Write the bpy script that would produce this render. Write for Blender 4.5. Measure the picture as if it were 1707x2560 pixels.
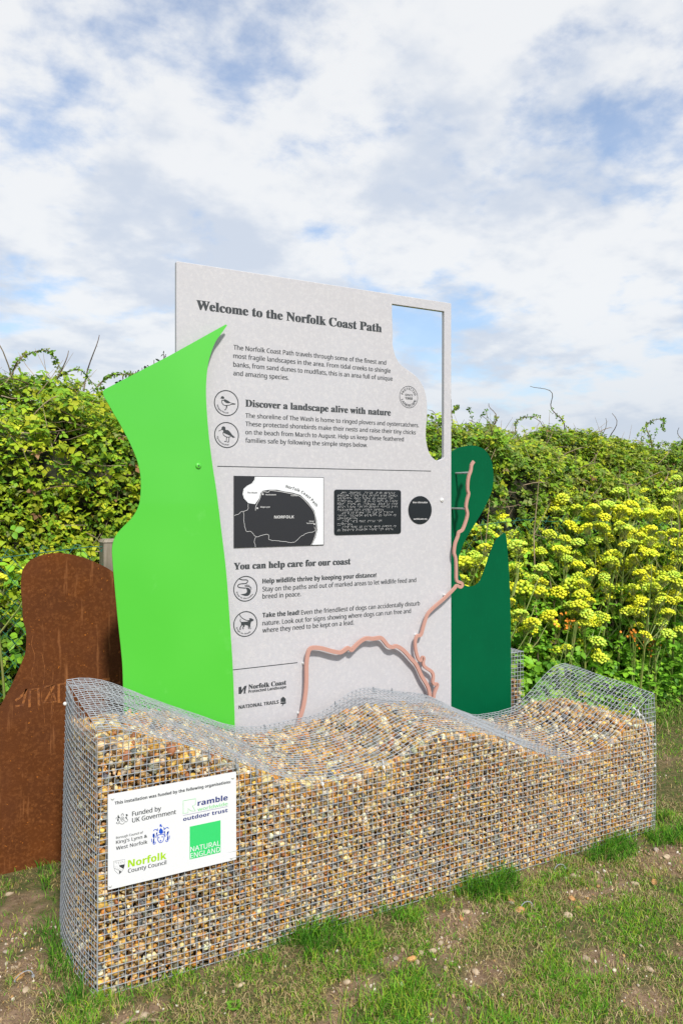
import bpy, math, random
import numpy as np
from mathutils import Vector, Matrix

for o in list(bpy.data.objects):
    bpy.data.objects.remove(o)
scene = bpy.context.scene
R = math.radians

# ------------------------------------------------------------------ camera
# X runs along the front of the gravel wall, Y back towards the hedge, Z up
cam_data = bpy.data.cameras.new('camera')
cam_data.sensor_fit = 'VERTICAL'
cam_data.sensor_height = 36.0
cam_data.lens = 27.0
cam_data.shift_y = -0.011
cam_data.clip_start = 0.05
cam_data.clip_end = 3000
cam = bpy.data.objects.new('camera', cam_data)
scene.collection.objects.link(cam)
cam.location = (-0.491, -2.459, 1.55)
cam.rotation_euler = (R(90), 0, -math.atan2(.4834, .8754))
scene.camera = cam

# ------------------------------------------------------------------ sun and sky
SUN_EL, SUN_AZ = R(46), math.atan2(-0.12, -1.0)      # to-sun direction: square on to the signs, behind the camera
sun_dir = Vector((math.sin(SUN_AZ) * math.cos(SUN_EL), math.cos(SUN_AZ) * math.cos(SUN_EL), math.sin(SUN_EL)))
sd = bpy.data.lights.new('sun', 'SUN')
sd.energy = 4.1
sd.angle = R(5)
sd.color = (1.0, 0.95, 0.87)
so = bpy.data.objects.new('sun', sd)
scene.collection.objects.link(so)
so.rotation_euler = sun_dir.to_track_quat('Z', 'Y').to_euler()
so.location = (3, -4, 6)

world = bpy.data.worlds.new('World')
scene.world = world
world.use_nodes = True
wt = world.node_tree
for n in list(wt.nodes):
    wt.nodes.remove(n)


def wn(t, **kw):
    n = wt.nodes.new(t)
    for k, v in kw.items():
        setattr(n, k, v)
    return n


def wmath(op, a, b=None, c=None, clamp=False):
    n = wn('ShaderNodeMath', operation=op, use_clamp=clamp)
    for i, v in enumerate((a, b, c)):
        if v is None:
            continue
        if isinstance(v, (int, float)):
            n.inputs[i].default_value = v
        else:
            wt.links.new(v, n.inputs[i])
    return n.outputs[0]


def wnoise(vec, scale, detail, rough, offset=(0, 0, 0), distortion=0.0):
    m = wn('ShaderNodeMapping')
    m.inputs['Location'].default_value = offset
    wt.links.new(vec, m.inputs['Vector'])
    n = wn('ShaderNodeTexNoise')
    n.inputs['Scale'].default_value = scale
    n.inputs['Detail'].default_value = detail
    n.inputs['Roughness'].default_value = rough
    n.inputs['Distortion'].default_value = distortion
    wt.links.new(m.outputs[0], n.inputs['Vector'])
    return n.outputs['Fac']


def wramp(fac, a, b):
    n = wn('ShaderNodeMapRange', interpolation_type='SMOOTHSTEP')
    n.inputs['From Min'].default_value = a
    n.inputs['From Max'].default_value = b
    wt.links.new(fac, n.inputs['Value'])
    return n.outputs[0]


def wmix(fac, a, b):
    n = wn('ShaderNodeMix', data_type='RGBA')
    for s, v in ((0, fac), (6, a), (7, b)):
        if isinstance(v, (int, float)):
            n.inputs[s].default_value = v
        elif isinstance(v, tuple):
            n.inputs[s].default_value = (*v, 1)
        else:
            wt.links.new(v, n.inputs[s])
    return n.outputs[2]


tc = wn('ShaderNodeTexCoord')
sep = wn('ShaderNodeSeparateXYZ')
wt.links.new(tc.outputs['Generated'], sep.inputs[0])
den = wmath('ADD', wmath('MAXIMUM', sep.outputs[2], -0.02), 0.24)
comb = wn('ShaderNodeCombineXYZ')
wt.links.new(wmath('DIVIDE', sep.outputs[0], den), comb.inputs[0])
wt.links.new(wmath('DIVIDE', sep.outputs[1], den), comb.inputs[1])
cv = comb.outputs[0]
sky = wn('ShaderNodeTexSky', sky_type='NISHITA')
sky.sun_disc = False
sky.sun_elevation = SUN_EL
sky.sun_rotation = SUN_AZ
sky.air_density = 1.3
sky.dust_density = 0.6
sky.ozone_density = 2.0
cover = wmath('ADD', wmath('MULTIPLY', wnoise(cv, 1.25, 3, .5, (1.17, 7.34, 7.92)), 0.55),
              wmath('MULTIPLY', wnoise(cv, 5.4, 9, .58, (3.47, 2.49, 1.76), .1), 0.45))
mask = wramp(cover, .37, .49)
shade = wmath('ADD', wmath('MULTIPLY', wnoise(cv, 2.4, 6, .5, (.73, 1.93, 1.82)), 0.65),
              wmath('MULTIPLY', wnoise(cv, 8.5, 7, .55, (7.68, 1.72, 1.71)), 0.35))
lit = wramp(shade, 0.40, 0.56)
cloud = wmix(lit, (.66, .72, .82), (.92, .93, .94))
tintn = wn('ShaderNodeVectorMath', operation='MULTIPLY')
wt.links.new(sky.outputs[0], tintn.inputs[0])
tintn.inputs[1].default_value = (1.35, 1.50, 1.70)
scl = wn('ShaderNodeVectorMath', operation='SCALE')
wt.links.new(tintn.outputs[0], scl.inputs[0])
scl.inputs['Scale'].default_value = 1.0     # relative to the Background strength below
lowhaze = wmath('MULTIPLY', wramp(sep.outputs[2], .26, .0), .62)
mask2 = wmath('ADD', wmath('MULTIPLY', mask, .70), .24)
cl10 = wn('ShaderNodeVectorMath', operation='SCALE')
wt.links.new(cloud, cl10.inputs[0])
cl10.inputs['Scale'].default_value = 9.6
mixed = wmix(mask2, scl.outputs[0], cl10.outputs[0])
hz = wmix(lowhaze, mixed, (5.4, 6.1, 7.2))
bg = wn('ShaderNodeBackground')
bg.inputs['Strength'].default_value = 0.1
wt.links.new(hz, bg.inputs['Color'])
out = wn('ShaderNodeOutputWorld')
wt.links.new(bg.outputs[0], out.inputs['Surface'])

scene.view_settings.view_transform = 'Standard'
scene.view_settings.look = 'None'
scene.view_settings.exposure = 0.06
scene.view_settings.gamma = 1.0
scene.view_settings.use_curve_mapping = False
try:
    scene.cycles.max_bounces = 8
    scene.cycles.transparent_max_bounces = 8
except Exception:
    pass

rng = np.random.default_rng(11)
random.seed(5)

# ------------------------------------------------------------------ helpers


def tag(o, label=None, cat=None, group=None, kind=None):
    if label:
        o['label'] = label
    if cat:
        o['category'] = cat
    if group:
        o['group'] = group
    if kind:
        o['kind'] = kind
    return o


def link(o, parent=None):
    scene.collection.objects.link(o)
    if parent is not None:
        o.parent = parent
    return o


def empty(name, loc=(0, 0, 0)):
    o = bpy.data.objects.new(name, None)
    o.empty_display_size = .05
    o.location = loc
    return link(o)


def mesh_np(name, V, F, mat, colors=None, smooth=False, parent=None):
    """V (n,3); F a list of arrays (m,k) of vertex indices, one per face size; colors (n,3)"""
    me = bpy.data.meshes.new(name)
    V = np.asarray(V, dtype=np.float32).reshape(-1, 3)
    if not isinstance(F, list):
        F = [F]
    F = [np.asarray(f, dtype=np.int32) for f in F if len(f)]
    loops = np.concatenate([f.ravel() for f in F])
    sizes = np.concatenate([np.full(len(f), f.shape[1], dtype=np.int32) for f in F])
    starts = np.concatenate([[0], np.cumsum(sizes)[:-1]]).astype(np.int32)
    me.vertices.add(len(V))
    me.vertices.foreach_set('co', V.ravel())
    me.loops.add(len(loops))
    me.loops.foreach_set('vertex_index', loops)
    me.polygons.add(len(sizes))
    me.polygons.foreach_set('loop_start', starts)
    me.polygons.foreach_set('loop_total', sizes)
    me.update(calc_edges=True)
    me.validate()
    if smooth:
        me.polygons.foreach_set('use_smooth', np.ones(len(me.polygons), dtype=bool))
    if colors is not None:
        a = me.color_attributes.new('tint', 'FLOAT_COLOR', 'POINT')
        c = np.ones((len(V), 4), dtype=np.float32)
        c[:, :3] = colors
        a.data.foreach_set('color', c.ravel())
    me.materials.append(mat)
    o = bpy.data.objects.new(name, me)
    return link(o, parent)


class MB:
    """collects simple shapes into one mesh"""

    def __init__(s):
        s.v, s.f = [], []

    def add(s, vs, fs):
        b = len(s.v)
        s.v += [tuple(v) for v in vs]
        s.f += [tuple(i + b for i in f) for f in fs]

    def tube(s, pts, r, n=6, caps=True):
        pts = [Vector(p) for p in pts]
        rs = r if isinstance(r, (list, tuple)) else [r] * len(pts)
        b = len(s.v)
        prev = None
        for i, p in enumerate(pts):
            d = (pts[min(i + 1, len(pts) - 1)] - pts[max(i - 1, 0)]).normalized()
            if prev is None:
                a = d.orthogonal().normalized()
            else:
                a = (prev - d * prev.dot(d))
                a = a.normalized() if a.length > 1e-6 else d.orthogonal().normalized()
            prev = a
            c = d.cross(a)
            for k in range(n):
                t = 2 * math.pi * (k + .5) / n
                s.v.append(tuple(p + (a * math.cos(t) + c * math.sin(t)) * rs[i]))
        for i in range(len(pts) - 1):
            for k in range(n):
                k2 = (k + 1) % n
                s.f.append((b + i * n + k, b + i * n + k2, b + (i + 1) * n + k2, b + (i + 1) * n + k))
        if caps:
            s.f.append(tuple(b + k for k in range(n))[::-1])
            e = b + (len(pts) - 1) * n
            s.f.append(tuple(e + k for k in range(n)))

    def box(s, x0, x1, y0, y1, z0, z1):
        vs = [(x, y, z) for x in (x0, x1) for y in (y0, y1) for z in (z0, z1)]
        s.add(vs, [(0, 1, 3, 2), (4, 6, 7, 5), (0, 4, 5, 1), (2, 3, 7, 6), (0, 2, 6, 4), (1, 5, 7, 3)])

    def dome(s, c, r, h, n=14):
        """round screw cap facing -Y"""
        x, y, z = c
        rings = [(1, 0), (1, .35), (.85, .75), (.5, .97), (.12, 1.0)]
        b = len(s.v)
        for rr, hh in rings:
            for k in range(n):
                t = 2 * math.pi * k / n
                s.v.append((x + r * rr * math.cos(t), y - h * hh, z + r * rr * math.sin(t)))
        for i in range(len(rings) - 1):
            for k in range(n):
                k2 = (k + 1) % n
                s.f.append((b + i * n + k, b + i * n + k2, b + (i + 1) * n + k2, b + (i + 1) * n + k))
        s.f.append(tuple(b + (len(rings) - 1) * n + k for k in range(n)))

    def build(s, name, mat, parent=None, smooth=False):
        me = bpy.data.meshes.new(name)
        me.from_pydata(s.v, [], s.f)
        me.update()
        if smooth:
            for p in me.polygons:
                p.use_smooth = True
        me.materials.append(mat)
        return link(bpy.data.objects.new(name, me), parent)


def hash01(i, j, seed):
    h = np.sin(i * 127.1 + j * 311.7 + seed * 74.7) * 43758.5453
    return h - np.floor(h)


def vnoise(x, y, seed=0):
    x = np.asarray(x, dtype=float)
    y = np.asarray(y, dtype=float)
    xi, yi = np.floor(x), np.floor(y)
    fx, fy = x - xi, y - yi
    fx, fy = fx * fx * (3 - 2 * fx), fy * fy * (3 - 2 * fy)
    a, b = hash01(xi, yi, seed), hash01(xi + 1, yi, seed)
    c, d = hash01(xi, yi + 1, seed), hash01(xi + 1, yi + 1, seed)
    return (a * (1 - fx) + b * fx) * (1 - fy) + (c * (1 - fx) + d * fx) * fy


def fbm(x, y, seed=0, o=3):
    r, a, t = 0, .5, 0
    for k in range(o):
        r = r + a * vnoise(x * 2 ** k, y * 2 ** k, seed + k)
        t += a
        a *= .5
    return r / t


# ------------------------------------------------------------------ materials
def mat(name, color=(.5, .5, .5), rough=.6, metal=0.0, spec=.5, attr=False, noise=None, bump=None, translucent=0.0, coord='Object', coat=0.0):
    """noise: (scale, colour2, lo, hi, detail) ; bump: (scale, strength, distance)"""
    m = bpy.data.materials.new(name)
    m.use_nodes = True
    nt = m.node_tree
    b = nt.nodes['Principled BSDF']
    b.inputs['Roughness'].default_value = rough
    b.inputs['Metallic'].default_value = metal
    b.inputs['Specular IOR Level'].default_value = spec
    b.inputs['Coat Weight'].default_value = coat
    b.inputs['Base Color'].default_value = (*color, 1)
    t = nt.nodes.new('ShaderNodeTexCoord')
    src = None
    if attr:
        a = nt.nodes.new('ShaderNodeAttribute')
        a.attribute_name = 'tint'
        src = a.outputs['Color']
    for ns in (noise or []):
        sc, col2, lo, hi, det = ns[:5]
        n = nt.nodes.new('ShaderNodeTexNoise')
        n.inputs['Scale'].default_value = sc
        n.inputs['Detail'].default_value = det
        n.inputs['Roughness'].default_value = .6
        if len(ns) > 5:
            mp = nt.nodes.new('ShaderNodeMapping')
            mp.inputs['Scale'].default_value = ns[5]
            nt.links.new(t.outputs[coord], mp.inputs[0])
            nt.links.new(mp.outputs[0], n.inputs['Vector'])
        else:
            nt.links.new(t.outputs[coord], n.inputs['Vector'])
        r = nt.nodes.new('ShaderNodeMapRange')
        r.inputs['From Min'].default_value = lo
        r.inputs['From Max'].default_value = hi
        nt.links.new(n.outputs['Fac'], r.inputs['Value'])
        mx = nt.nodes.new('ShaderNodeMix')
        mx.data_type = 'RGBA'
        nt.links.new(r.outputs[0], mx.inputs[0])
        if src is None:
            mx.inputs[6].default_value = (*color, 1)
        else:
            nt.links.new(src, mx.inputs[6])
        if col2 == 'dark' or col2 == 'light':
            k = .55 if col2 == 'dark' else 1.35
            mm = nt.nodes.new('ShaderNodeVectorMath')
            mm.operation = 'SCALE'
            mm.inputs['Scale'].default_value = k
            if src is None:
                mm.inputs[0].default_value = color
            else:
                nt.links.new(src, mm.inputs[0])
            nt.links.new(mm.outputs[0], mx.inputs[7])
        else:
            mx.inputs[7].default_value = (*col2, 1)
        src = mx.outputs[2]
    if src is not None:
        nt.links.new(src, b.inputs['Base Color'])
    if bump:
        n = nt.nodes.new('ShaderNodeTexNoise')
        n.inputs['Scale'].default_value = bump[0]
        n.inputs['Detail'].default_value = 4
        nt.links.new(t.outputs[coord], n.inputs['Vector'])
        bp = nt.nodes.new('ShaderNodeBump')
        bp.inputs['Strength'].default_value = bump[1]
        bp.inputs['Distance'].default_value = bump[2]
        nt.links.new(n.outputs['Fac'], bp.inputs['Height'])
        nt.links.new(bp.outputs[0], b.inputs['Normal'])
    if translucent:
        tr = nt.nodes.new('ShaderNodeBsdfTranslucent')
        if src is not None:
            nt.links.new(src, tr.inputs['Color'])
        else:
            tr.inputs['Color'].default_value = (*color, 1)
        ms = nt.nodes.new('ShaderNodeMixShader')
        ms.inputs[0].default_value = translucent
        nt.links.new(b.outputs[0], ms.inputs[1])
        nt.links.new(tr.outputs[0], ms.inputs[2])
        nt.links.new(ms.outputs[0], nt.nodes['Material Output'].inputs['Surface'])
    return m


M = {
    'board': mat('recycled_board', (.50, .50, .535), .55, noise=[(2.2, (.49, .48, .505), .35, .7, 3), (70, (.57, .56, .58), .45, .75, 3), (190, (.46, .45, .475), .5, .8, 2)], bump=(90, .12, .002)),
    'print': mat('dark_print', (.035, .042, .048), .6),
    'light_green': mat('light_green_paint', (.078, .515, .040), .33, noise=[(1.4, (.095, .55, .052), .4, .7, 2), (7, (.12, .57, .08), .66, .8, 5)], bump=(3, .05, .01), coat=.35),
    'dark_green': mat('dark_green_paint', (.0005, .105, .040), .5, spec=.08, noise=[(2.5, (.0005, .088, .034), .4, .7, 3), (90, (.001, .12, .048), .6, .8, 2, (1, 1, .15))], bump=(4, .05, .01)),
    'pink': mat('pink_powder_coat', (.50, .275, .225), .5, bump=(200, .05, .001)),
    'rust': mat('weathered_steel', (.10, .034, .012), .9, spec=.06, noise=[(5, (.135, .043, .012), .35, .65, 5), (80, (.24, .09, .03), .48, .8, 4), (2.0, (.11, .040, .018), .45, .7, 4), (75, (.42, .14, .025), .69, .76, 2), (9, (.32, .13, .05), .60, .75, 4, (4, 1, .35))], bump=(120, .4, .002)),
    'rust_chalk': mat('rust_streak', (.34, .12, .028), .9, noise=[(60, (.13, .042, .014), .40, .62, 4)]),
    'wire': mat('galvanised_wire', (.40, .43, .47), .55, metal=.12, noise=[(30, (.30, .34, .38), .45, .7, 2)]),
    'steel': mat('galvanised_steel', (.55, .58, .58), .5, metal=.2, noise=[(60, (.4, .43, .43), .4, .7, 2)]),
    'white_plastic': mat('white_plastic', (.75, .75, .74), .4),
    'tie': mat('cable_tie_plastic', (.30, .33, .36), .5),
    'stone': mat('flint_stone', (.4, .3, .2), .6, spec=.35, attr=True, noise=[(70, 'dark', .5, .75, 4), (35, (.55, .47, .34), .62, .75, 3)], bump=(160, .25, .002)),
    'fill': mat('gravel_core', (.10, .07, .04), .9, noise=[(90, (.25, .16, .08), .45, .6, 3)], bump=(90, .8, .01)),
    'plaque': mat('white_plaque', (.74, .75, .78), .3, spec=.5),
    'map_black': mat('map_black', (.022, .023, .028), .35),
    'map_white': mat('map_white', (.74, .76, .79), .35),
    'line_white': mat('white_print', (.62, .62, .63), .4),
    'braille_panel': mat('braille_black', (.010, .014, .018), .22),
    'blue': mat('blue_print', (.012, .08, .55), .4),
    'navy': mat('navy_print', (.03, .045, .20), .4),
    'lime': mat('lime_print', (.36, .62, .01), .4),
    'mint': mat('mint_print', (.24, .66, .28), .4),
    'square_green': mat('green_print', (.04, .60, .16), .4),
    'bramble': mat('bramble_leaf', (.1, .2, .03), .55, spec=.22, attr=True, translucent=.28, noise=[(25, 'dark', .5, .8, 3)]),
    'herb': mat('herb_leaf', (.09, .24, .03), .5, spec=.3, attr=True, translucent=.25),
    'stalk': mat('green_stalk', (.17, .26, .05), .5, noise=[(20, (.24, .25, .07), .45, .6, 2)]),
    'umbel': mat('yellow_umbel', (.60, .60, .09), .8, spec=.15, attr=True, translucent=.1),
    'cane': mat('bramble_cane', (.09, .05, .035), .7, noise=[(12, (.16, .12, .07), .4, .6, 3)]),
    'dry_cane': mat('dry_stem', (.34, .26, .17), .8, noise=[(12, (.22, .16, .1), .4, .6, 3)]),
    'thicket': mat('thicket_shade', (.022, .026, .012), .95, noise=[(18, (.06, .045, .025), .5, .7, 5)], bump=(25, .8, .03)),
    'grass': mat('grass_blade', (.1, .2, .03), .6, spec=.15, attr=True, translucent=.12),
    'wood': mat('weathered_wood', (.22, .19, .14), .85, noise=[(8, (.34, .30, .24), .4, .65, 5, (6, 6, .5))], bump=(30, .4, .003)),
    'fence_wire': mat('green_fence_wire', (.02, .14, .10), .4),
}


def ground_material():
    m = bpy.data.materials.new('soil_and_turf')
    m.use_nodes = True
    nt = m.node_tree
    b = nt.nodes['Principled BSDF']
    b.inputs['Roughness'].default_value = .95
    b.inputs['Specular IOR Level'].default_value = .2
    t = nt.nodes.new('ShaderNodeTexCoord')

    def noise(sc, det=5, r=.6):
        n = nt.nodes.new('ShaderNodeTexNoise')
        n.inputs['Scale'].default_value = sc
        n.inputs['Detail'].default_value = det
        n.inputs['Roughness'].default_value = r
        nt.links.new(t.outputs['Object'], n.inputs['Vector'])
        return n.outputs['Fac']

    def ramp(f, a, c):
        n = nt.nodes.new('ShaderNodeMapRange')
        n.inputs['From Min'].default_value = a
        n.inputs['From Max'].default_value = c
        nt.links.new(f, n.inputs['Value'])
        return n.outputs[0]

    def mix(f, a, c):
        n = nt.nodes.new('ShaderNodeMix')
        n.data_type = 'RGBA'
        if isinstance(f, float):
            n.inputs[0].default_value = f
        else:
            nt.links.new(f, n.inputs[0])
        for s, v in ((6, a), (7, c)):
            if isinstance(v, tuple):
                n.inputs[s].default_value = (*v, 1)
            else:
                nt.links.new(v, n.inputs[s])
        return n.outputs[2]
    soil = mix(ramp(noise(9), .35, .65), (.17, .11, .07), (.30, .205, .135))
    soil = mix(ramp(noise(120, 3), .55, .72), soil, (.36, .27, .19))
    soil = mix(ramp(noise(60, 3), .58, .75), soil, (.09, .055, .035))
    turf = mix(ramp(noise(40), .4, .62), (.075, .085, .03), (.17, .13, .06))
    turf = mix(ramp(noise(150, 2), .5, .7), turf, (.05, .08, .02))
    a = nt.nodes.new('ShaderNodeAttribute')
    a.attribute_name = 'tint'
    s = nt.nodes.new('ShaderNodeSeparateColor')
    nt.links.new(a.outputs['Color'], s.inputs[0])
    c = mix(s.outputs[0], turf, soil)
    nt.links.new(c, b.inputs['Base Color'])
    bp = nt.nodes.new('ShaderNodeBump')
    bp.inputs['Strength'].default_value = .9
    bp.inputs['Distance'].default_value = .012
    nt.links.new(noise(55, 6, .7), bp.inputs['Height'])
    nt.links.new(bp.outputs[0], b.inputs['Normal'])
    return m


# ------------------------------------------------------------------ ground
DIRT = [(1.23, -.21, .27, .10, .55), (1.94, -.25, .26, .11, .1), (2.36, -.22, .16, .12, 0), (1.5, -.62, .16, .09, .3), (1.5, -.82, .1, .07, 0), (.94, -.26, .10, .07, 0),
        (1.15, -.47, .13, .07, 0), (-.17, .60, .20, .20, 0), (-.20, .25, .17, .17, 0), (-.28, .05, .15, .12, 0), (.72, -.36, .13, .08, 0), (.1, -.13, .14, .05, .2),
        (2.9, -.6, .3, .15, 0), (1.9, -.75, .12, .1, 0), (3.1, -.05, .16, .1, 0), (.5, -.5, .14, .1, 0), (2.1, -1.1, .3, .12, 0), (.2, -.85, .3, .1, 0)]


def dirt_amount(x, y):
    d = np.zeros_like(np.asarray(x, dtype=float))
    wob = (fbm(np.asarray(x) * 9, np.asarray(y) * 9, 3) - .5) * 1.0
    for cx, cy, rx, ry, rot in DIRT:
        c, s = math.cos(rot), math.sin(rot)
        u, v = (x - cx) * c + (y - cy) * s, -(x - cx) * s + (y - cy) * c
        q = (u / rx / .8) ** 2 + (v / ry / .8) ** 2
        d = np.maximum(d, np.clip(1.5 - q + wob * 3.0 + (fbm(np.asarray(x) * 34, np.asarray(y) * 34, 13) - .5) * 3.4, 0, 1))
    g = fbm(np.asarray(x) * 2.3, np.asarray(y) * 2.3, 21)
    g2 = fbm(np.asarray(x) * 8, np.asarray(y) * 8, 31)
    d = np.maximum(d, np.clip((g * .6 + g2 * .4 - .59) * 8, 0, .7))
    d = np.maximum(d, np.clip(1.2 - np.abs(y + .01) * 16, 0, 1) * np.clip((g2 - .35) * 4, 0, .7) * (x > -.05) * (x < 2.6))
    return d


def ground_z(x, y):
    z = (fbm(np.asarray(x) * 1.3, np.asarray(y) * 1.3, 7) - .5) * .03 + (fbm(np.asarray(x) * 7, np.asarray(y) * 7, 9) - .5) * .012
    far = np.clip((np.abs(x - 1.2) - 4) / 10, 0, 1)
    return z - .006 + far * 0 


gx = np.concatenate([[-400, -150, -60, -25, -12, -7, -4, -2.5], np.arange(-1.6, 4.2, .04), np.arange(4.2, 9, .2), [10, 13, 20, 40, 90, 200, 400]])
gy = np.concatenate([[-400, -150, -60, -25, -12, -7, -4, -2.5], np.arange(-1.8, 1.4, .04), np.arange(1.4, 6, .2), [7, 10, 16, 30, 60, 150, 400]])
GX, GY = np.meshgrid(gx, gy)
GZ = ground_z(GX, GY)
nx_, ny_ = len(gx), len(gy)
idx = np.arange(nx_ * ny_).reshape(ny_, nx_)
F = np.stack([idx[:-1, :-1], idx[:-1, 1:], idx[1:, 1:], idx[1:, :-1]], -1).reshape(-1, 4)
dc = dirt_amount(GX, GY).ravel()
go = mesh_np('ground', np.stack([GX, GY, GZ], -1).reshape(-1, 3), F, ground_material(), np.stack([dc] * 3, -1), smooth=True)
tag(go, 'worn turf with bare brown soil patches around the gravel wall', kind='structure')

# ------------------------------------------------------------------ stones


def ico(sub):
    import bmesh
    bm = bmesh.new()
    bmesh.ops.create_icosphere(bm, subdivisions=sub, radius=1)
    v = np.array([x.co[:] for x in bm.verts])
    f = np.array([[y.index for y in x.verts] for x in bm.faces])
    bm.free()
    return v, f


ICO1, ICO1F = ico(1)
ICO2, ICO2F = ico(2)


def stone_shape(base, r):
    v = base.copy() * (1 + r.normal(0, .05, (len(base), 1)))
    v = v * np.array([1, r.uniform(.68, .95), r.uniform(.5, .8)])
    for _ in range(r.integers(4, 9)):
        n = r.normal(size=3)
        n /= np.linalg.norm(n)
        d = r.uniform(.36, .68)
        h = v @ n
        over = h > d
        v[over] -= np.outer(h[over] - d, n) * .96
    return v


V2 = [stone_shape(ICO2, rng) for _ in range(18)]
V1 = [stone_shape(ICO1, rng) for _ in range(10)]
PAL = np.array([(.56, .35, .13), (.55, .25, .05), (.72, .44, .10), (.74, .56, .28), (.76, .67, .46), (.34, .19, .08), (.26, .23, .18), (.13, .13, .135), (.40, .34, .26), (.34, .15, .06), (.60, .53, .42)])
PALW = np.array([.23, .10, .10, .13, .06, .12, .09, .04, .09, .03, .01])
PALW = PALW / PALW.sum()


def stone_colors(n, r):
    c = PAL[r.choice(len(PAL), n, p=PALW)]
    return np.clip(c * r.uniform(.75, 1.2, (n, 1)) * (1 + r.normal(0, .05, (n, 3))), .02, .85)


def rand_rot(n, r):
    q = r.normal(size=(n, 4))
    q /= np.linalg.norm(q, axis=1)[:, None]
    w, x, y, z = q.T
    return np.stack([1 - 2 * (y * y + z * z), 2 * (x * y - z * w), 2 * (x * z + y * w),
                     2 * (x * y + z * w), 1 - 2 * (x * x + z * z), 2 * (y * z - x * w),
                     2 * (x * z - y * w), 2 * (y * z + x * w), 1 - 2 * (x * x + y * y)], -1).reshape(n, 3, 3)


def stone_mass(name, C, S, variants, faces, r, parent=None, cols=None):
    n = len(C)
    nv = len(variants[0])
    var = np.array(variants)[r.integers(0, len(variants), n)]
    V = np.einsum('nij,nvj->nvi', rand_rot(n, r), var) * S[:, None, None] + C[:, None, :]
    Fq = (faces[None] + (np.arange(n) * nv)[:, None, None]).reshape(-1, 3)
    if cols is None:
        cols = stone_colors(n, r)
    o = mesh_np(name, V.reshape(-1, 3), Fq, M['stone'], np.repeat(cols, nv, 0), smooth=False, parent=parent)
    return tag(o, kind='stuff')


STONE_MESHES = []
for k in range(30):
    c = stone_colors(1, rng)[0]
    v = V2[k % 18]
    o = mesh_np('stone', v, ICO2F, M['stone'], np.tile(c, (len(v), 1)), smooth=False)
    STONE_MESHES.append(o.data)
    bpy.data.objects.remove(o)


def stone_part(loc, size, parent=None, name='stone'):
    o = bpy.data.objects.new(name, random.choice(STONE_MESHES))
    o.location = loc
    o.rotation_euler = (random.uniform(0, 6.3), random.uniform(0, 6.3), random.uniform(0, 6.3))
    o.scale = (size, size, size)
    return link(o, parent)


# ------------------------------------------------------------------ wire cage filled with flint, rolling top
FRONT = [(0.0, .836), (.06, .832), (.155, .796), (.255, .757), (.355, .71), (.458, .662), (.587, .599), (.66, .565), (.781, .54), (.865, .537), (1.037, .557), (1.135, .579), (1.232, .62), (1.294, .636), (1.375, .634), (1.484, .615), (1.616, .574), (1.744, .513), (1.866, .459), (2.014, .42), (2.169, .428), (2.274, .463), (2.385, .53), (2.473, .60), (2.55, .648)]
BACK = [(0.0, .876), (.042, .883), (.114, .863), (.219, .816), (.363, .748), (.488, .683), (.607, .626), (.687, .605), (.806, .589), (.962, .595), (1.071, .614), (1.138, .645), (1.253, .691), (1.334, .687), (1.43, .67), (1.584, .633), (1.68, .598), (1.761, .556), (1.864, .511), (1.934, .478), (2.065, .476), (2.185, .493), (2.276, .542), (2.369, .61), (2.462, .672), (2.55, .682)]
fxp, fzp = zip(*FRONT)
bxp, bzp = zip(*BACK)
LEN, DEP = 2.545, .56


def smoothed(x, xp, zp):
    x = np.asarray(x, dtype=float)
    return sum(np.interp(x + d, xp, zp) for d in (-.03, -.015, 0, .015, .03)) / 5


def mesh_top(x, y):
    t = np.clip(np.asarray(y) / DEP, 0, 1)
    z = (1 - t) * smoothed(x, fxp, fzp) + t * smoothed(x, bxp, bzp)
    return z + .004 * np.sin(np.asarray(x) * 17 + y * 9) * np.sin(np.asarray(y) * 14)


def fill_top(x, y):
    t = np.clip(np.asarray(y) / DEP, 0, 1)
    cf = np.interp(x, [0, .12, .35, 1, 1.35, 1.7, 2.1, 2.35, 2.56], [.80, .775, .75, .64, .618, .60, .60, .52, .50])
    cb = np.interp(x, [0, .3, .5, .9, 1.3, 1.7, 2.1, 2.35, 2.56], [.735, .73, .70, .60, .62, .58, .60, .51, .50])
    return np.minimum(mesh_top(x, y) - .017, (1 - t) * cf + t * cb + (vnoise(np.asarray(x) * 16, np.asarray(y) * 16, 5) - .5) * .03)


def side_bulge(y, z):
    """how far the left end face bellies out"""
    t = np.clip(np.asarray(y) / DEP, 0, 1)
    h = np.clip(np.asarray(z) / .85, 0, 1)
    return -.035 * np.sin(np.pi * t) * (1 - .6 * h) - .022 * t * (1 - h)


def front_bulge(x, z):
    return -.009 * np.sin(np.asarray(x) * 3.1) * np.sin(np.asarray(z) * 5) - .004


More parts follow.
